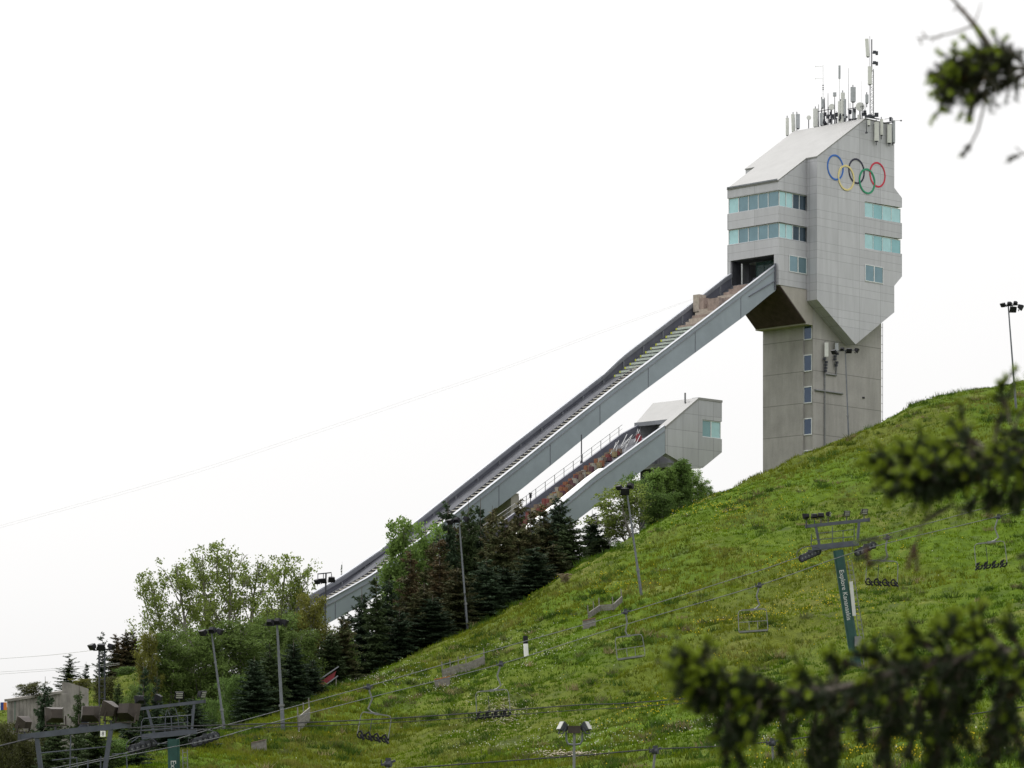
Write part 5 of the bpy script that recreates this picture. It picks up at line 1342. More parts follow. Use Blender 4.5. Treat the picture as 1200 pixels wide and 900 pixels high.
def broad_tree(seed, spread=.20, nl=18, clusters=230, leaves=34, leaf=.011, low=.18, cl=.05, lean=0.0, top_sparse=1.0, fill=.0):
    """broadleaf tree of height 1: leader and rising limbs, leaves in clusters round the limb ends with gaps between"""
    r = np.random.default_rng(seed); limbs = []; ends = []
    tr = [Vector((lean * t_ * t_ + .012 * math.sin(t_ * 7 + seed), .012 * math.cos(t_ * 5 + seed), t_)) for t_ in np.linspace(-.02, .96, 9)]
    limbs.append((tr, [.020 * (1 - .85 * i / 8) for i in range(9)]))
    for i in range(nl):
        z0 = low + (.86 - low) * (i + r.uniform(0, 1)) / nl; a = i * 2.4 + r.uniform(-.4, .4)
        base = Vector((lean * z0 * z0 + .012 * math.sin(z0 * 7 + seed), .012 * math.cos(z0 * 5 + seed), z0))
        L = spread * (1.25 - .85 * z0) * r.uniform(.7, 1.25); rise = r.uniform(.9, 1.7)
        pts = [base]; 
        for k in range(1, 6):
            f = k / 5; pts.append(base + Vector((math.cos(a) * L * f, math.sin(a) * L * f, L * rise * f ** 1.25)) + Vector(r.normal(0, .006, 3)))
        limbs.append((pts, [.0075 * (1 - .8 * k / 5) * (1.3 - z0) for k in range(6)]))
        ends += [(p, f) for p, f in zip(pts[2:], (.4, .6, .8, 1.0))]
        for j in range(3):
            p0 = pts[r.integers(2, 5)]; a2 = a + r.uniform(-1.3, 1.3); l2 = L * r.uniform(.3, .6)
            p1 = p0 + Vector((math.cos(a2) * l2, math.sin(a2) * l2, l2 * r.uniform(.3, 1.4))); limbs.append(([p0, p0.lerp(p1, .5) + Vector(r.normal(0, .004, 3)), p1], [.003, .0022, .0012])); ends += [(p1, 1.0), (p0.lerp(p1, .6), .9)]
    for t_ in (.75, .82, .9, .96): ends.append((tr[-1].lerp(tr[0], 1 - t_), 1))
    E = np.array([list(p) for p, f in ends]); ix = r.integers(0, len(E), clusters)
    keep = np.ones(clusters, bool)
    if top_sparse < 1: keep = r.random(clusters) < np.where(E[ix, 2] > .5, top_sparse, 1)
    C = (E[ix] + r.normal(0, cl * .55, (clusters, 3)))[keep]; C[:, 2] = np.clip(C[:, 2], .02, 1.0)
    if fill:
        m_ = int(clusters * fill); z = r.uniform(.03, .6, m_); a = r.uniform(0, 6.28, m_); rr_ = spread * .9 * np.sqrt(r.uniform(0, 1, m_))
        C = np.concatenate([C, np.stack([rr_ * np.cos(a), rr_ * np.sin(a), z], -1)])
    n = len(C) * leaves; cs = np.repeat(r.uniform(.55, 1.3, len(C)) * cl, leaves)
    P = np.repeat(C, leaves, 0) + r.normal(0, .5, (n, 3)) * cs[:, None] * np.array([1, 1, .8])
    D = r.normal(0, 1, (n, 3)); D /= np.linalg.norm(D, axis=1)[:, None]; S_ = np.cross(D, r.normal(0, 1, (n, 3))); S_ /= np.linalg.norm(S_, axis=1)[:, None]
    s = leaf * r.uniform(.6, 1.3, n)[:, None]
    V = np.stack([P - D * s, P + S_ * s * .62, P + D * s, P - S_ * s * .62], 1).reshape(-1, 3)
    return V, np.arange(len(V)).reshape(-1, 4), limbs

def mesh_of(name, V, T, mat, smooth=False):
    o = raw_mesh(name, V, T, mat); me = o.data; bpy.data.objects.remove(o); return me

M['spruce'] = leafy('spruce_needles', (.044, .066, .025), .4, .12, scale=9)
M['spruceblue'] = leafy('dark_spruce_needles', (.030, .050, .025), .4, .08, scale=9)
M['sprucebrown'] = leafy('cone_laden_spruce', (.056, .068, .026), .4, .12, top=((.080, .074, .034), .5, 1.0), scale=9)
M['sprucered'] = leafy('rusty_spruce', (.058, .058, .026), .4, .12, top=((.078, .056, .028), .35, .95), scale=9)
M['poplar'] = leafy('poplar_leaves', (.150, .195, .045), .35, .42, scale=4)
M['poplardark'] = leafy('dark_poplar_leaves', (.095, .142, .036), .4, .38, scale=4)  # a darker green than the other poplar leaves
M['birchgreen'] = leafy('fresh_green_leaves', (.095, .155, .040), .35, .40, scale=4)
M['birchbright'] = leafy('bright_birch_leaves', (.145, .225, .055), .35, .42, scale=4)
M['yellowgreenleaf'] = leafy('yellow_green_leaves', (.15, .155, .035), .35, .40, scale=4)
M['drybush'] = leafy('dry_bush_twigs', (.20, .165, .10), .35, .3, scale=4)
M['olivebush'] = leafy('olive_bush_leaves', (.075, .080, .030), .4, .3, scale=4)

SPV = [spruce_crown(101, .20, 520), spruce_crown(102, .165, 560, .1), spruce_crown(103, .23, 480, .08), spruce_crown(104, .145, 420, .15), spruce_crown(105, .24, 240, .3, .08)]
sp_mesh = {}
trunk_me = stem_mesh([([Vector((0, 0, -.02)), Vector((0, 0, .5)), Vector((0, 0, .985))], [.013, .008, .0015])]); trunk_me.materials.append(M['bark'])
def spruce(label, ut, vt, vb, Y, var, mat, wpx=None, group=None, lean=0.0):
    """spruce with its tip at (ut, vt) and its foot at picture row vb (or the ground)"""
    if group == HG: vt -= 9
    tip = at(ut, vt, Y); foot = at(ut, vb, Y); gz = ground(foot.x, foot.y)
    z0 = min(foot.z, gz) if foot.z - gz > -1.5 else foot.z
    foot.z = gz if abs(gz - foot.z) < 2.5 else foot.z
    if foot.z > gz: foot.z = gz
    h = tip.z - foot.z
    t = thing('spruce_tree', label, 'spruce', tuple(foot), group)
    key = (var, mat)
    if key not in sp_mesh: sp_mesh[key] = mesh_of('crown', *SPV[var], M[mat])
    rb = (.20, .165, .23, .145, .24)[var]
    sx = h if not wpx else (wpx * (1.4 if group == HG else 1.25) / F * Y) / (2 * rb)
    for nm, me in (('crown', sp_mesh[key]), ('trunk', trunk_me)):
        o = bpy.data.objects.new(nm, me); COL.objects.link(o); o.parent = t
    t.scale = (sx, sx, h); t.rotation_euler = (0, lean, random.uniform(0, 6.28))
    return t
HG = None
HG = 'spruces in the dense row behind the grass ridge'
LG = 'spruces at the forest edge above the lift station'
# the row behind the ridge, left to right
spruce('low dark spruce at the lower end of the spruce row', 408, 722, 815, 322, 1, 'spruceblue', 40, HG)
spruce('dark spruce leaning on the ramp foot at the row\'s lower end', 424, 694, 812, 326, 0, 'spruceblue', 44, HG)
spruce('narrow dark spruce before the rusty one', 441, 678, 806, 321, 3, 'spruce', 34, HG)
spruce('green spruce under the pale birch beside the ramp', 456, 684, 800, 334, 2, 'spruceblue', 46, HG)
spruce('rusty brown spruce below the green birches', 481, 650, 790, 330, 1, 'sprucered', 38, HG)
spruce('short brown spruce at the foot of the rusty one', 497, 690, 785, 324, 0, 'sprucebrown', 40, HG)
spruce('brown pointed spruce left of the grey light pole', 515, 632, 772, 332, 3, 'sprucered', 36, HG)
spruce('tall dark spruce top standing behind the light pole lamps', 525, 589, 760, 345, 1, 'spruceblue', 44, HG)
spruce('dark spruce with rounded shoulders right of the light pole', 549, 588, 752, 346, 0, 'spruce', 42, HG)
spruce('slim spruce between two taller ones right of the light pole', 563, 589, 745, 350, 3, 'spruceblue', 34, HG)
spruce('brownish low spruce at the light pole foot', 536, 672, 768, 328, 2, 'sprucebrown', 48, HG)
spruce('brown tinged spruce in the middle of the row', 577, 599, 742, 344, 1, 'sprucebrown', 40, HG)
spruce('broad spruce with cones before the concrete pier', 592, 605, 735, 341, 0, 'sprucebrown', 46, HG)
spruce('dark low spruce in the middle front of the row', 570, 662, 748, 331, 2, 'spruceblue', 50, HG)
spruce('brown topped spruce under the ramp pier', 608, 588, 725, 350, 1, 'sprucebrown', 40, HG)
spruce('brown topped spruce just right of the pier', 622, 599, 716, 346, 3, 'sprucebrown', 38, HG)
spruce('spruce before the lower end of the shorter ramp', 637, 595, 706, 348, 1, 'sprucebrown', 40, HG)
spruce('dark green spruce low in front of the shorter ramp', 627, 648, 716, 336, 2, 'spruceblue', 48, HG)
spruce('tallest dark spruce crossing the shorter ramp', 656, 582, 694, 349, 0, 'spruceblue', 46, HG)
spruce('dark spruce at the right shoulder of the tallest one', 668, 612, 686, 345, 2, 'spruce', 44, HG)
spruce('brownish spruce low behind the dry bush', 648, 645, 702, 340, 1, 'sprucebrown', 40, HG)
spruce('lone small dark spruce beside the sparse aspen', 694, 605, 664, 352, 0, 'spruceblue', 36, HG)
spruce('small bushy spruce under the lone one', 708, 638, 662, 349, 2, 'spruce', 34, HG)
spruce('dark spruce filling the gap below the rusty top', 468, 722, 792, 322, 2, 'spruceblue', 50, HG)
spruce('dark spruce filling the gap before the brown pointed one', 507, 705, 778, 323, 0, 'spruceblue', 46, HG)
spruce('dark spruce filling the gap right of the light pole', 590, 672, 738, 334, 2, 'spruceblue', 48, HG)
spruce('dark spruce tip showing above the ramp left of the birches', 401, 664, 760, 395, 4, 'spruceblue', 16, HG)
spruce('brown spruce tip between pole lamps and pier', 541, 606, 750, 358, 0, 'sprucebrown', 50, HG)
spruce('olive spruce behind the tall dark top', 533, 616, 755, 357, 2, 'sprucebrown', 56, HG)
spruce('olive spruce filling the row behind the middle tips', 571, 610, 745, 360, 0, 'sprucebrown', 54, HG)
spruce('olive spruce behind the broad cone-laden one', 600, 612, 728, 360, 2, 'sprucebrown', 56, HG)
spruce('olive spruce behind the brown tops under the pier', 615, 613, 722, 359, 0, 'sprucebrown', 52, HG)
spruce('olive spruce beneath the colourful stair end', 631, 616, 715, 358, 2, 'sprucebrown', 54, HG)
spruce('dark spruce behind the tallest one, shorter', 647, 610, 705, 357, 0, 'spruceblue', 50, HG)
spruce('dark spruce filling behind the rusty pointed one', 508, 640, 770, 342, 2, 'sprucebrown', 52, HG)
spruce('dark low spruce at the girder beside the green birch', 446, 706, 800, 335, 2, 'spruceblue', 52, HG)
GG = 'spruces mixed into the foot of the grove'
spruce('dark spruce in the grove right of the leaning light pole', 298, 768, 852, 288, 0, 'spruceblue', 46, GG)
spruce('dark spruce in the grove left of the nearest gate pole', 316, 752, 850, 291, 2, 'spruce', 44, GG)
spruce('dark spruce in the grove just right of the nearest gate pole', 344, 748, 838, 294, 0, 'spruceblue', 44, GG)
spruce('dark low spruce touching the red sloping board', 366, 772, 826, 297, 2, 'spruceblue', 34, GG)
spruce('dark spruce under the ramp end beside the red sloping board', 389, 738, 822, 308, 0, 'spruce', 42, GG)
spruce('olive spruce under the ramp end nearest the spruce row', 402, 722, 818, 310, 2, 'sprucebrown', 44, GG)
# far left
spruce('dark spruce standing before the concrete wall', 53, 790, 878, 262, 0, 'spruceblue', 46, LG)
spruce('open-branched spruce against the sky beyond the wall', 81, 765, 835, 330, 4, 'spruce', 34, LG)
spruce('small slender spruce between wall and twin-tube mast', 101, 774, 840, 330, 3, 'spruceblue', 18, LG)
spruce('ragged dark spruce directly behind the twin-tube mast', 120, 738, 840, 335, 4, 'spruceblue', 32, LG)
spruce('rusty dark spruce left in the cluster on the mound', 136, 741, 815, 345, 1, 'sprucered', 26, LG)
spruce('rusty dark spruce with twin tips on the mound', 147, 736, 815, 346, 0, 'sprucered', 30, LG)
spruce('rusty dark spruce right in the cluster on the mound', 156, 735, 815, 347, 1, 'sprucered', 26, LG)
spruce('green spruce below the open-branched one', 93, 800, 880, 268, 0, 'spruce', 34, LG)
spruce('little spruce alone on the green mound', 138, 797, 832, 300, 0, 'spruce', 18, LG)
spruce('dark narrow spruce at the left edge of the poplars', 168, 772, 850, 275, 3, 'spruceblue', 30, LG)
spruce('second dark narrow spruce before the poplar leaves', 184, 784, 852, 272, 3, 'spruceblue', 26, LG)
spruce('low green spruce behind the nearest portal beam', 110, 828, 905, 225, 2, 'spruce', 44, LG)
spruce('low dark spruce between the two lift portals', 152, 842, 915, 228, 2, 'spruceblue', 44, LG)
spruce('low dark spruce at the lower corner under the wall', 66, 842, 925, 222, 2, 'spruce', 46, LG)
spruce('bushy dark spruce behind the railed platform', 198, 826, 902, 250, 0, 'spruceblue', 46, LG)
spruce('bushy dark spruce at the poplar feet behind the platform', 226, 815, 890, 255, 0, 'spruceblue', 46, LG)

BRV = {}
def broad(label, cat, ut, vt, ub, vb, Y, spec, mat, wpx, group, name='broadleaf_tree', bark='barkpale', snap=True):
    tip = at(ut, vt, Y); foot = at(ub, vb, Y); gz = ground(foot.x, foot.y)
    if snap and (foot.z > gz or abs(foot.z - gz) < 3): foot.z = gz
    h = tip.z - foot.z
    t = thing(name, label, cat, tuple(foot), group)
    key = spec['seed']
    if key not in BRV: BRV[key] = (broad_tree(**spec), {})
    (V, T, limbs), ms = BRV[key]
    if mat not in ms: ms[mat] = mesh_of('crown', V, T, M[mat])
    if bark not in ms: ms[bark] = stem_mesh(limbs); ms[bark].materials.append(M[bark])
    for nm, me in (('crown', ms[mat]), ('trunk', ms[bark])):
        o = bpy.data.objects.new(nm, me); COL.objects.link(o); o.parent = t
    sx = (wpx / F * Y) / (2.6 * spec['spread'])
    t.scale = (sx, sx, h); t.rotation_euler = (0, 0, random.uniform(0, 6.28) if not spec.get('lean') else 0)
    # the whole tree leans towards its tip
    dx = tip.x - foot.x
    t.rotation_euler = (Matrix.Rotation(math.atan2(dx, h), 3, 'Y') @ Matrix.Rotation(random.uniform(0, 6.28), 3, 'Z')).to_euler()
    return t
PG = 'poplars in the grove left of the ramp'
S_open = dict(seed=201, spread=.20, nl=17, clusters=165, leaves=36, leaf=.0082, low=.22, cl=.045, top_sparse=.8)
S_open2 = dict(seed=202, spread=.17, nl=19, clusters=170, leaves=36, leaf=.0082, low=.2, cl=.042, top_sparse=.8)
S_full = dict(seed=203, spread=.22, nl=20, clusters=330, leaves=34, leaf=.0115, low=.08, cl=.055, fill=.5)
S_bush = dict(seed=204, spread=.38, nl=16, clusters=260, leaves=30, leaf=.018, low=.05, cl=.09, fill=.5)
S_col = dict(seed=205, spread=.13, nl=22, clusters=340, leaves=34, leaf=.012, low=.06, cl=.042, fill=.4)
S_birch = dict(seed=208, spread=.135, nl=22, clusters=330, leaves=34, leaf=.0095, low=.10, cl=.042, fill=.4)
S_spars = dict(seed=206, spread=.26, nl=16, clusters=210, leaves=24, leaf=.014, low=.15, cl=.055)
broad('outermost sparse poplar leaning out over the mound', 'poplar', 172, 664, 214, 852, 318, S_open, 'poplar', 84, PG)
broad('slender sparse poplar second from the mound side', 'poplar', 208, 652, 226, 854, 316, S_open2, 'poplar', 76, PG)
broad('tall airy poplar with its crown open to the sky', 'poplar', 238, 642, 243, 856, 322, S_open2, 'poplar', 78, PG)
broad('highest broad poplar in the middle of the grove', 'poplar', 268, 634, 264, 856, 318, S_open, 'poplar', 98, PG)
broad('airy poplar right of the highest one', 'poplar', 300, 650, 292, 850, 324, S_open2, 'poplar', 76, PG)
broad('poplar with a rounded airy top nearest the dark lamp pole', 'poplar', 336, 648, 318, 846, 320, S_open, 'poplar', 96, PG)
broad('airy poplar at the right rim of the grove', 'poplar', 352, 664, 334, 842, 319, S_open2, 'poplar', 70, PG)
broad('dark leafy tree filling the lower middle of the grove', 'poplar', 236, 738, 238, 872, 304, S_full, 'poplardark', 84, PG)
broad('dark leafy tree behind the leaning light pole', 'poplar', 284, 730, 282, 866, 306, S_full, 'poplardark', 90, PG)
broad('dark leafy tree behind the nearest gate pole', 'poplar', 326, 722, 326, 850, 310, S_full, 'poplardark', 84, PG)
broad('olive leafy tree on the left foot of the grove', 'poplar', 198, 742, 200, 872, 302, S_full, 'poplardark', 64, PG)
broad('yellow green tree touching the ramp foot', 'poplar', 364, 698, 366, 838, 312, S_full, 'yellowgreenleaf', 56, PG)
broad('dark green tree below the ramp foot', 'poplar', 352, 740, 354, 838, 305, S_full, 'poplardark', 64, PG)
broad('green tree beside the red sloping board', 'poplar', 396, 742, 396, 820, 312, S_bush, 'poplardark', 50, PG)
broad('fresh green bush between the two grey light poles', 'bush', 276, 796, 274, 866, 290, S_bush, 'birchgreen', 50, 'bushes below the grove', 'bush')
broad('bright green bush at the foot of the leaning light pole', 'bush', 246, 822, 246, 874, 283, S_bush, 'birchgreen', 36, 'bushes below the grove', 'bush')
broad('yellowish young tree at the left edge of the grove', 'poplar', 172, 742, 176, 850, 300, S_full, 'yellowgreenleaf', 34, PG)
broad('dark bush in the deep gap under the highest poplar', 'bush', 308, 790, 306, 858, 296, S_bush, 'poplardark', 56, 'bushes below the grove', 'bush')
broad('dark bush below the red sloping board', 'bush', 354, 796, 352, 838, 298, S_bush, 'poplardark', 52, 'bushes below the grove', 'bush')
broad('olive bush below the concrete wall', 'bush', 28, 862, 28, 915, 235, S_bush, 'olivebush', 60, 'bushes below the wall', 'bush')
broad('olive bush in the lower corner by the nearest portal', 'bush', 4, 850, 2, 915, 232, S_bush, 'olivebush', 50, 'bushes below the wall', 'bush')
broad('light olive bush between corner and lift post', 'bush', 128, 868, 128, 915, 226, S_bush, 'birchgreen', 60, 'bushes below the wall', 'bush')
broad('brownish green shrub growing on top of the concrete wall', 'bush', 34, 801, 38, 819, 273.5, S_bush, 'olivebush', 36, 'bushes below the wall', 'bush', snap=False)
BG = 'birches before the main ramp'
broad('bright green birch hiding the main ramp', 'birch', 468, 602, 474, 782, 346, S_birch, 'birchbright', 66, BG)
broad('second green birch, shorter, beside the spruce tops', 'birch', 500, 607, 503, 776, 348, S_birch, 'birchbright', 58, BG)
AG = 'aspens below the start house'
broad('sparse aspen with bare limbs against the white sky', 'aspen', 722, 566, 742, 652, 352, S_spars, 'poplar', 84, AG)
broad('sparse low aspen twig beside the lone spruce', 'aspen', 716, 600, 738, 655, 354, S_spars, 'poplar', 64, AG)
broad('thin leafy aspen at the lamps of the round light pole', 'aspen', 742, 556, 752, 646, 356, S_spars, 'birchgreen', 50, AG)
broad('dense columnar aspen under the ramp girder', 'aspen', 766, 546, 768, 640, 358, S_col, 'birchbright', 30, AG)
broad('dense aspen directly below the start house wall', 'aspen', 783, 546, 785, 630, 360, S_col, 'birchbright', 30, AG)
broad('tallest dense aspen touching the start house', 'aspen', 798, 536, 799, 622, 361, S_col, 'birchgreen', 30, AG)
broad('low aspen right of the start house support', 'aspen', 814, 552, 813, 612, 364, S_full, 'birchbright', 32, AG)
broad('outermost short aspen on the grass ridge', 'aspen', 828, 572, 827, 604, 366, S_bush, 'birchgreen', 26, AG)
broad('dense dark aspen filling the base below the ramp girder', 'aspen', 776, 580, 777, 636, 356, S_bush, 'birchgreen', 44, AG)
MG = 'bushes on the green mound'
broad('green bush on the crest of the mound under the rusty spruces', 'bush', 150, 782, 150, 802, 338, S_bush, 'birchgreen', 34, MG, 'bush')
broad('dark bush on the mound left of the lone little spruce', 'bush', 122, 795, 122, 822, 312, S_bush, 'olivebush', 34, MG, 'bush')
broad('green bush at the mound foot right of the lone little spruce', 'bush', 162, 806, 162, 840, 292, S_bush, 'poplardark', 38, MG, 'bush')
broad('yellowish bush behind the concrete wall', 'bush', 96, 796, 96, 820, 322, S_bush, 'yellowgreenleaf', 30, MG, 'bush')
# ridge shrubs
p = hit(662, 684)
broad('pale dry bush on the grass ridge beneath the spruces', 'bush', 662, 673, 662, 684, p.y, dict(seed=207, spread=.45, nl=18, clusters=160, leaves=26, leaf=.03, low=.05, cl=.1, fill=.4), 'drybush', 15, 'bushes on the ridge', 'bush')

# ------------------------------------------------------------------ the near spruce whose boughs reach in from the side
YF = 9.0
def fpt(u, v, dy=0.0): return at(u, v, YF) + Vector((0, dy, 0))
trunk_x = fpt(1560, 500)
tree = thing('spruce_tree', 'near spruce at the edge of the view with blurred hanging boughs', 'spruce', (trunk_x.x, YF + .1, 0.0))
m = MB(); m.tube([(trunk_x.x, YF + .1, -.3), (trunk_x.x + .02, YF + .1, 2.5), (trunk_x.x, YF + .12, 6.5)], [.17, .14, .07], 14); m.build('trunk', M['bark'], tree, smooth=True)
r = np.random.default_rng(31)
t = NT('near_needles'); q = t.n('ShaderNodeAttribute'); q.attribute_name = 'tint'
nz = t.noise(t.obj(), 12, 3); vm = t.n('ShaderNodeVectorMath', operation='SCALE'); t.l(q.outputs['Color'], vm.inputs[0]); t.l(t.math('ADD', .75, t.math('MULTIPLY', nz, .5)), vm.inputs['Scale'])
t.l(vm.outputs[0], t.b.inputs['Base Color']); t.b.inputs['Roughness'].default_value = .5; t.b.inputs['Specular IOR Level'].default_value = .25
tr = t.n('ShaderNodeBsdfTranslucent'); t.l(vm.outputs[0], tr.inputs['Color']); ms = t.n('ShaderNodeMixShader'); ms.inputs[0].default_value = .22
t.l(t.b.outputs[0], ms.inputs[1]); t.l(tr.outputs[0], ms.inputs[2]); t.l(ms.outputs[0], t.out.inputs['Surface'])
M['near_needles'] = t.m
OLD = np.array([.017, .029, .008]); NEW = np.array([.20, .265, .018]); BROWN = np.array([.11, .045, .018]); GREY = np.array([.05, .035, .022])

class Bough:
    def __init__(s): s.wood = MB(); s.N = []; s.C = []
    def needles(s, p0, p1, n, L, wd, col, spread=1.0):
        """needles all round a shoot from p0 to p1, pointing forward"""
        p0 = np.array(p0); p1 = np.array(p1); d = p1 - p0; l = np.linalg.norm(d) + 1e-9; d /= l
        f = r.uniform(0, 1.05, n); P = p0 + d * (f * l)[:, None]
        a = r.normal(0, 1, (n, 3)); a -= d * (a @ d)[:, None]; a /= np.linalg.norm(a, axis=1)[:, None]
        D = a * spread + d * r.uniform(.35, 1.0, n)[:, None]; D /= np.linalg.norm(D, axis=1)[:, None]
        S_ = np.cross(D, r.normal(0, 1, (n, 3))); S_ /= np.linalg.norm(S_, axis=1)[:, None]
        ln = L * r.uniform(.7, 1.2, n)
        V = np.empty((n, 3, 3)); V[:, 0] = P - S_ * wd; V[:, 1] = P + S_ * wd; V[:, 2] = P + D * ln[:, None]
        s.N.append(V.reshape(-1, 3)); s.C.append(np.repeat(col * r.uniform(.7, 1.35, (n, 1)), 3, 0))
    def twig(s, p, d, L, droop, fresh=.5, dens=1.0, rad=.004, depth=0):
        """side twig: old needles along it, side shoots, fresh bright shoot at the end"""
        vz = Vector(d).normalized().z; fresh = .92 if r.random() < min(.95, max(.05, fresh + .6 * vz)) else .05  # fresh growth weighted upward, putting lit tops and shaded undersides into the colours
        n = max(3, int(L / .03)); pts = [Vector(p)]; dd = Vector(d).normalized()
        for k in range(n):
            dd = (dd + Vector((r.normal(0, .10), r.normal(0, .10), -droop * .12 + r.normal(0, .08)))).normalized(); pts.append(pts[-1] + dd * (L / n))
        s.wood.tube(pts, [rad * (1 - .6 * i / n) for i in range(n + 1)], 5)
        for k in range(n):
            if depth == 0 and k == 0: continue
            s.needles(pts[k], pts[k + 1], int(60 * dens), .0165, .0019, OLD if r.random() < .70 else GREY)
            for _ in range(2):
                sd_ = dd.cross(Vector(r.normal(0, 1, 3))).normalized(); e = pts[k + 1] + (dd * .8 + sd_ * r.uniform(.4, 1.1) + Vector((0, 0, -.25 * droop))).normalized() * r.uniform(.025, .06)
                s.wood.tube([pts[k + 1], e], [.0022, .001], 4)
                s.needles(pts[k + 1], e, int(62 * dens), .0165, .0019, OLD)
                if r.random() < fresh:
                    e2 = e + (e - pts[k + 1]).normalized() * r.uniform(.014, .032); s.needles(e, e2, int(60 * dens), .0150, .0021, NEW)
        e = pts[-1] + dd * .025; s.needles(pts[-1], e, 80, .0155, .0020, NEW if r.random() < fresh else OLD)
        if r.random() < .16: s.needles(pts[-1], e, 40, .010, .0024, BROWN)
        return pts
    def axis(s, pts, rad, twigs, Lt, droop, up, fresh, dens=1.0, start=0.0):
        """bough along pts; twigs per metre, length profile Lt(f)"""
        P = [Vector(p) for p in pts]; out = []
        for i in range(len(P) - 1):
            p0, p1, p2, p3 = P[max(i - 1, 0)], P[i], P[i + 1], P[min(i + 2, len(P) - 1)]
            for k in range(8):
                q_ = k / 8; out.append(0.5 * ((2 * p1) + (p2 - p0) * q_ + (2 * p0 - 5 * p1 + 4 * p2 - p3) * q_ ** 2 + (3 * p1 - p0 - 3 * p2 + p3) * q_ ** 3))
        out.append(P[-1]); s.wood.tube(out, [rad * (1 - .75 * i / (len(out) - 1)) for i in range(len(out))], 8)
        tot = sum((out[i + 1] - out[i]).length for i in range(len(out) - 1)); nt_ = int(tot * twigs); acc = 0; side = 1
        for k in range(nt_):
            f = (k + r.uniform(0, 1)) / nt_
            if f < start: continue
            x = f * (len(out) - 1); i = min(int(x), len(out) - 2); p = out[i].lerp(out[i + 1], x - i); d = (out[i + 1] - out[i]).normalized()
            side = -side; yv = Vector((0, 1, 0))
            v = d * r.uniform(.45, 1.0) + yv * side * r.uniform(.2, 1.0) + Vector((0, 0, r.uniform(*up)))
            s.twig(p, v, Lt(f) * r.uniform(.6, 1.25), droop, fresh, dens)
        s.twig(out[-1], out[-1] - out[-2], Lt(1) * .8, .2, fresh, dens)
        return out
    def build(s, parent, label):
        w_ = s.wood.build('bough', M['bark'], parent); w_['label'] = label
        V = np.concatenate(s.N) - np.array(origin_of(parent)); raw_mesh('needles', V, np.arange(len(V)).reshape(-1, 3), M['near_needles'], w_, colors=np.concatenate(s.C))

# lowest, largest bough
b = Bough(); root = Vector((trunk_x.x, YF + .1, 1.95))
ax = b.axis([root, fpt(1400, 800, .05), fpt(1240, 772), fpt(1140, 768, -.05), fpt(1040, 790, -.08), fpt(960, 812, -.05), fpt(895, 808, -.02), fpt(850, 800), fpt(826, 788)], .016, 75, lambda f: .13 * (1 - .50 * f) + .025, .75, (-.5, .38), .38, 1.0, .25)
for u, v, l in ((1010, 800, .12), (1060, 790, .14), (1095, 782, .20), (1130, 775, .22), (1165, 770, .2), (1200, 770, .16), (925, 815, .10), (880, 812, .11), (868, 815, .15), (965, 820, .20), (985, 815, .22), (856, 806, .10), (1115, 800, .2), (1180, 790, .22), (1048, 805, .2)):
    for k in range(3): b.twig(fpt(u + r.uniform(-14, 14), v + r.uniform(0, 12), r.uniform(-.1, .1)), (r.uniform(-.5, .1), r.uniform(-.2, .2), -1), l * r.uniform(.8, 1.15), .6, .28, 1.1)
for u, v in ((1085, 770), (1110, 755), (1150, 758), (1175, 745), (1195, 750), (1040, 775), (985, 785), (960, 795), (1020, 768), (1130, 745), (1160, 735), (1098, 750), (826, 798), (834, 806)):
    for k in range(2): b.twig(fpt(u + r.uniform(-8, 8), v + 14, r.uniform(-.08, .08)), (r.uniform(-.9, .1), r.uniform(-.3, .3), r.uniform(.3, .9)), r.uniform(.04, .08), .2, .7, 1.1)
for k in range(4): b.twig(fpt(822 + r.uniform(-4, 6), 794, r.uniform(-.04, .04)), (r.uniform(-.6, .3), r.uniform(-.3, .3), r.uniform(-1, .8)), r.uniform(.04, .065), .5, .6, 1.1)
b.build(tree, 'lowest and largest drooping bough')
# middle bough
b = Bough(); root = Vector((trunk_x.x, YF + .1, 2.75))
b.axis([root, fpt(1420, 505), fpt(1290, 520), fpt(1210, 528), fpt(1150, 552, -.04), fpt(1100, 562, -.04), fpt(1066, 558)], .013, 75, lambda f: .105 * (1 - .4 * f) + .02, .55, (-.35, .45), .5, 1.0, .3)
for u, v in ((1080, 568), (1095, 570), (1062, 562), (1112, 560), (1140, 535), (1160, 520), (1185, 500), (1150, 530), (1125, 545)):
    for k in range(2): b.twig(fpt(u + r.uniform(-8, 8), v, r.uniform(-.08, .08)), (r.uniform(-.8, .2), r.uniform(-.3, .3), r.uniform(-.1, .8)), r.uniform(.06, .11), .3, .8, 1.1)
for u, v, l in ((1165, 555, .07), (1180, 548, .08), (1150, 560, .06), (1195, 555, .08)):
    for k in range(2): b.twig(fpt(u + r.uniform(-10, 10), v, r.uniform(-.08, .08)), (r.uniform(-.4, .2), r.uniform(-.2, .2), -1), l * r.uniform(.8, 1.1), .6, .12, .9)
b.wood.tube([fpt(1120, 590), fpt(1085, 612), fpt(1050, 628), fpt(1022, 634)], .003, 5)
for u, v, du, dv in ((1115, 592, -30, 16), (1070, 640, -6, 26), (1072, 636, 3, 32), (1030, 630, -22, 4), (1018, 650, -16, 6), (1042, 652, -24, 10), (1014, 640, 4, 22), (1190, 655, 14, -6), (1195, 665, 14, 4)):
    p0, p1 = fpt(u, v), fpt(u + du, v + dv); b.wood.tube([p0, p1], .003, 5); b.needles(p0, p1, 110, .015, .0019, BROWN * .8 if dv > 20 else OLD * 1.4)
    b.needles(p1, p1 + (p1 - p0) * .2, 24, .012, .0012, NEW)
b.wood.tube([fpt(1100, 575), fpt(1082, 612), fpt(1072, 642)], .0025, 5)
b.build(tree, 'middle bough with bright fresh tips')
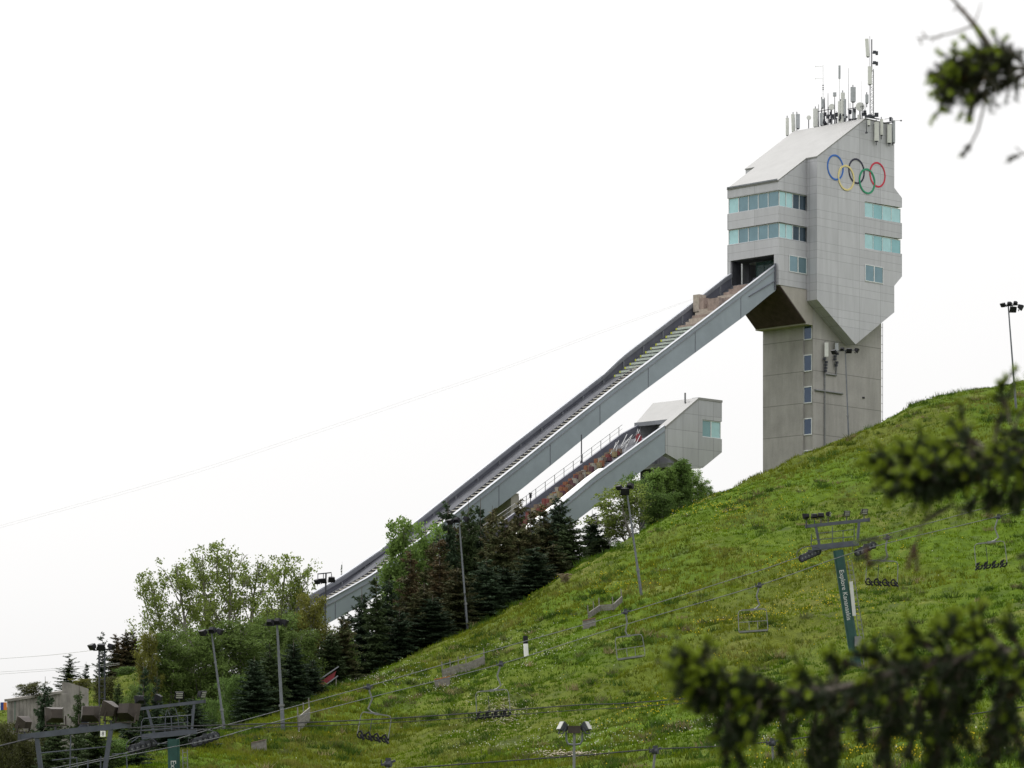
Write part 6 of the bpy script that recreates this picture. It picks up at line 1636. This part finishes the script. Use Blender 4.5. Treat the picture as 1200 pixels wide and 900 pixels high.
# top bough
OLD, NEW_ = np.array([.030, .034, .014]), NEW
b = Bough(); root = Vector((trunk_x.x, YF + .1, 3.65))
b.axis([root, fpt(1420, 60), fpt(1300, 74), fpt(1200, 80), fpt(1175, 78, -.03), fpt(1150, 82), fpt(1132, 86)], .011, 60, lambda f: .070 * (1 - .45 * f) + .02, .5, (-.6, .5), .3, .6, .3)
for u, v in ((1132, 72), (1140, 66), (1152, 60), (1170, 60), (1185, 64), (1138, 95), (1148, 102), (1160, 100), (1195, 70), (1130, 90)):
    b.twig(fpt(u, v, r.uniform(-.06, .06)), (r.uniform(-1, -.1), r.uniform(-.3, .3), r.uniform(-.6, .4)), r.uniform(.04, .075), .3, .5, .75)
b.wood.tube([fpt(1165, 62), fpt(1152, 44), fpt(1141, 28), fpt(1128, 12), fpt(1114, -4)], [.008, .010, .008, .005, .004], 6)
b.wood.tube([fpt(1141, 30), fpt(1118, 38), fpt(1095, 44), fpt(1074, 45)], [.003, .0025, .002, .0016], 5); b.wood.tube([fpt(1143, 24), fpt(1148, 10), fpt(1150, 2)], [.002, .0014, .0008], 5)
for u, v, du, dv in ((1130, 14, -8, -3), (1126, 16, 6, -7), (1122, 8, -5, 5), (1104, 40, -6, 6), (1085, 44, -4, -7), (1078, 45, 2, 8), (1134, 22, 8, 4), (1096, 43, -5, 6)):
    b.wood.tube([fpt(u, v), fpt(u + du, v + dv)], [.0028, .0014], 4)
b.wood.tube([fpt(1156, 105), fpt(1152, 128), fpt(1146, 152), fpt(1136, 172), fpt(1126, 184)], [.006, .0035, .003, .003, .002], 5)
b.needles(fpt(1138, 168), fpt(1128, 182), 140, .014, .0019, OLD * 1.3); b.needles(fpt(1128, 181), fpt(1124, 185), 20, .010, .0012, NEW)
b.wood.tube([fpt(1215, 178), fpt(1198, 180), fpt(1184, 188), fpt(1176, 191)], [.003, .0024, .002, .001], 5); b.needles(fpt(1195, 181), fpt(1182, 187), 80, .013, .0019, OLD * 1.4); b.wood.tube([fpt(1198, 180), fpt(1190, 172)], .0016, 4)
b.build(tree, 'topmost thin bough against the sky')
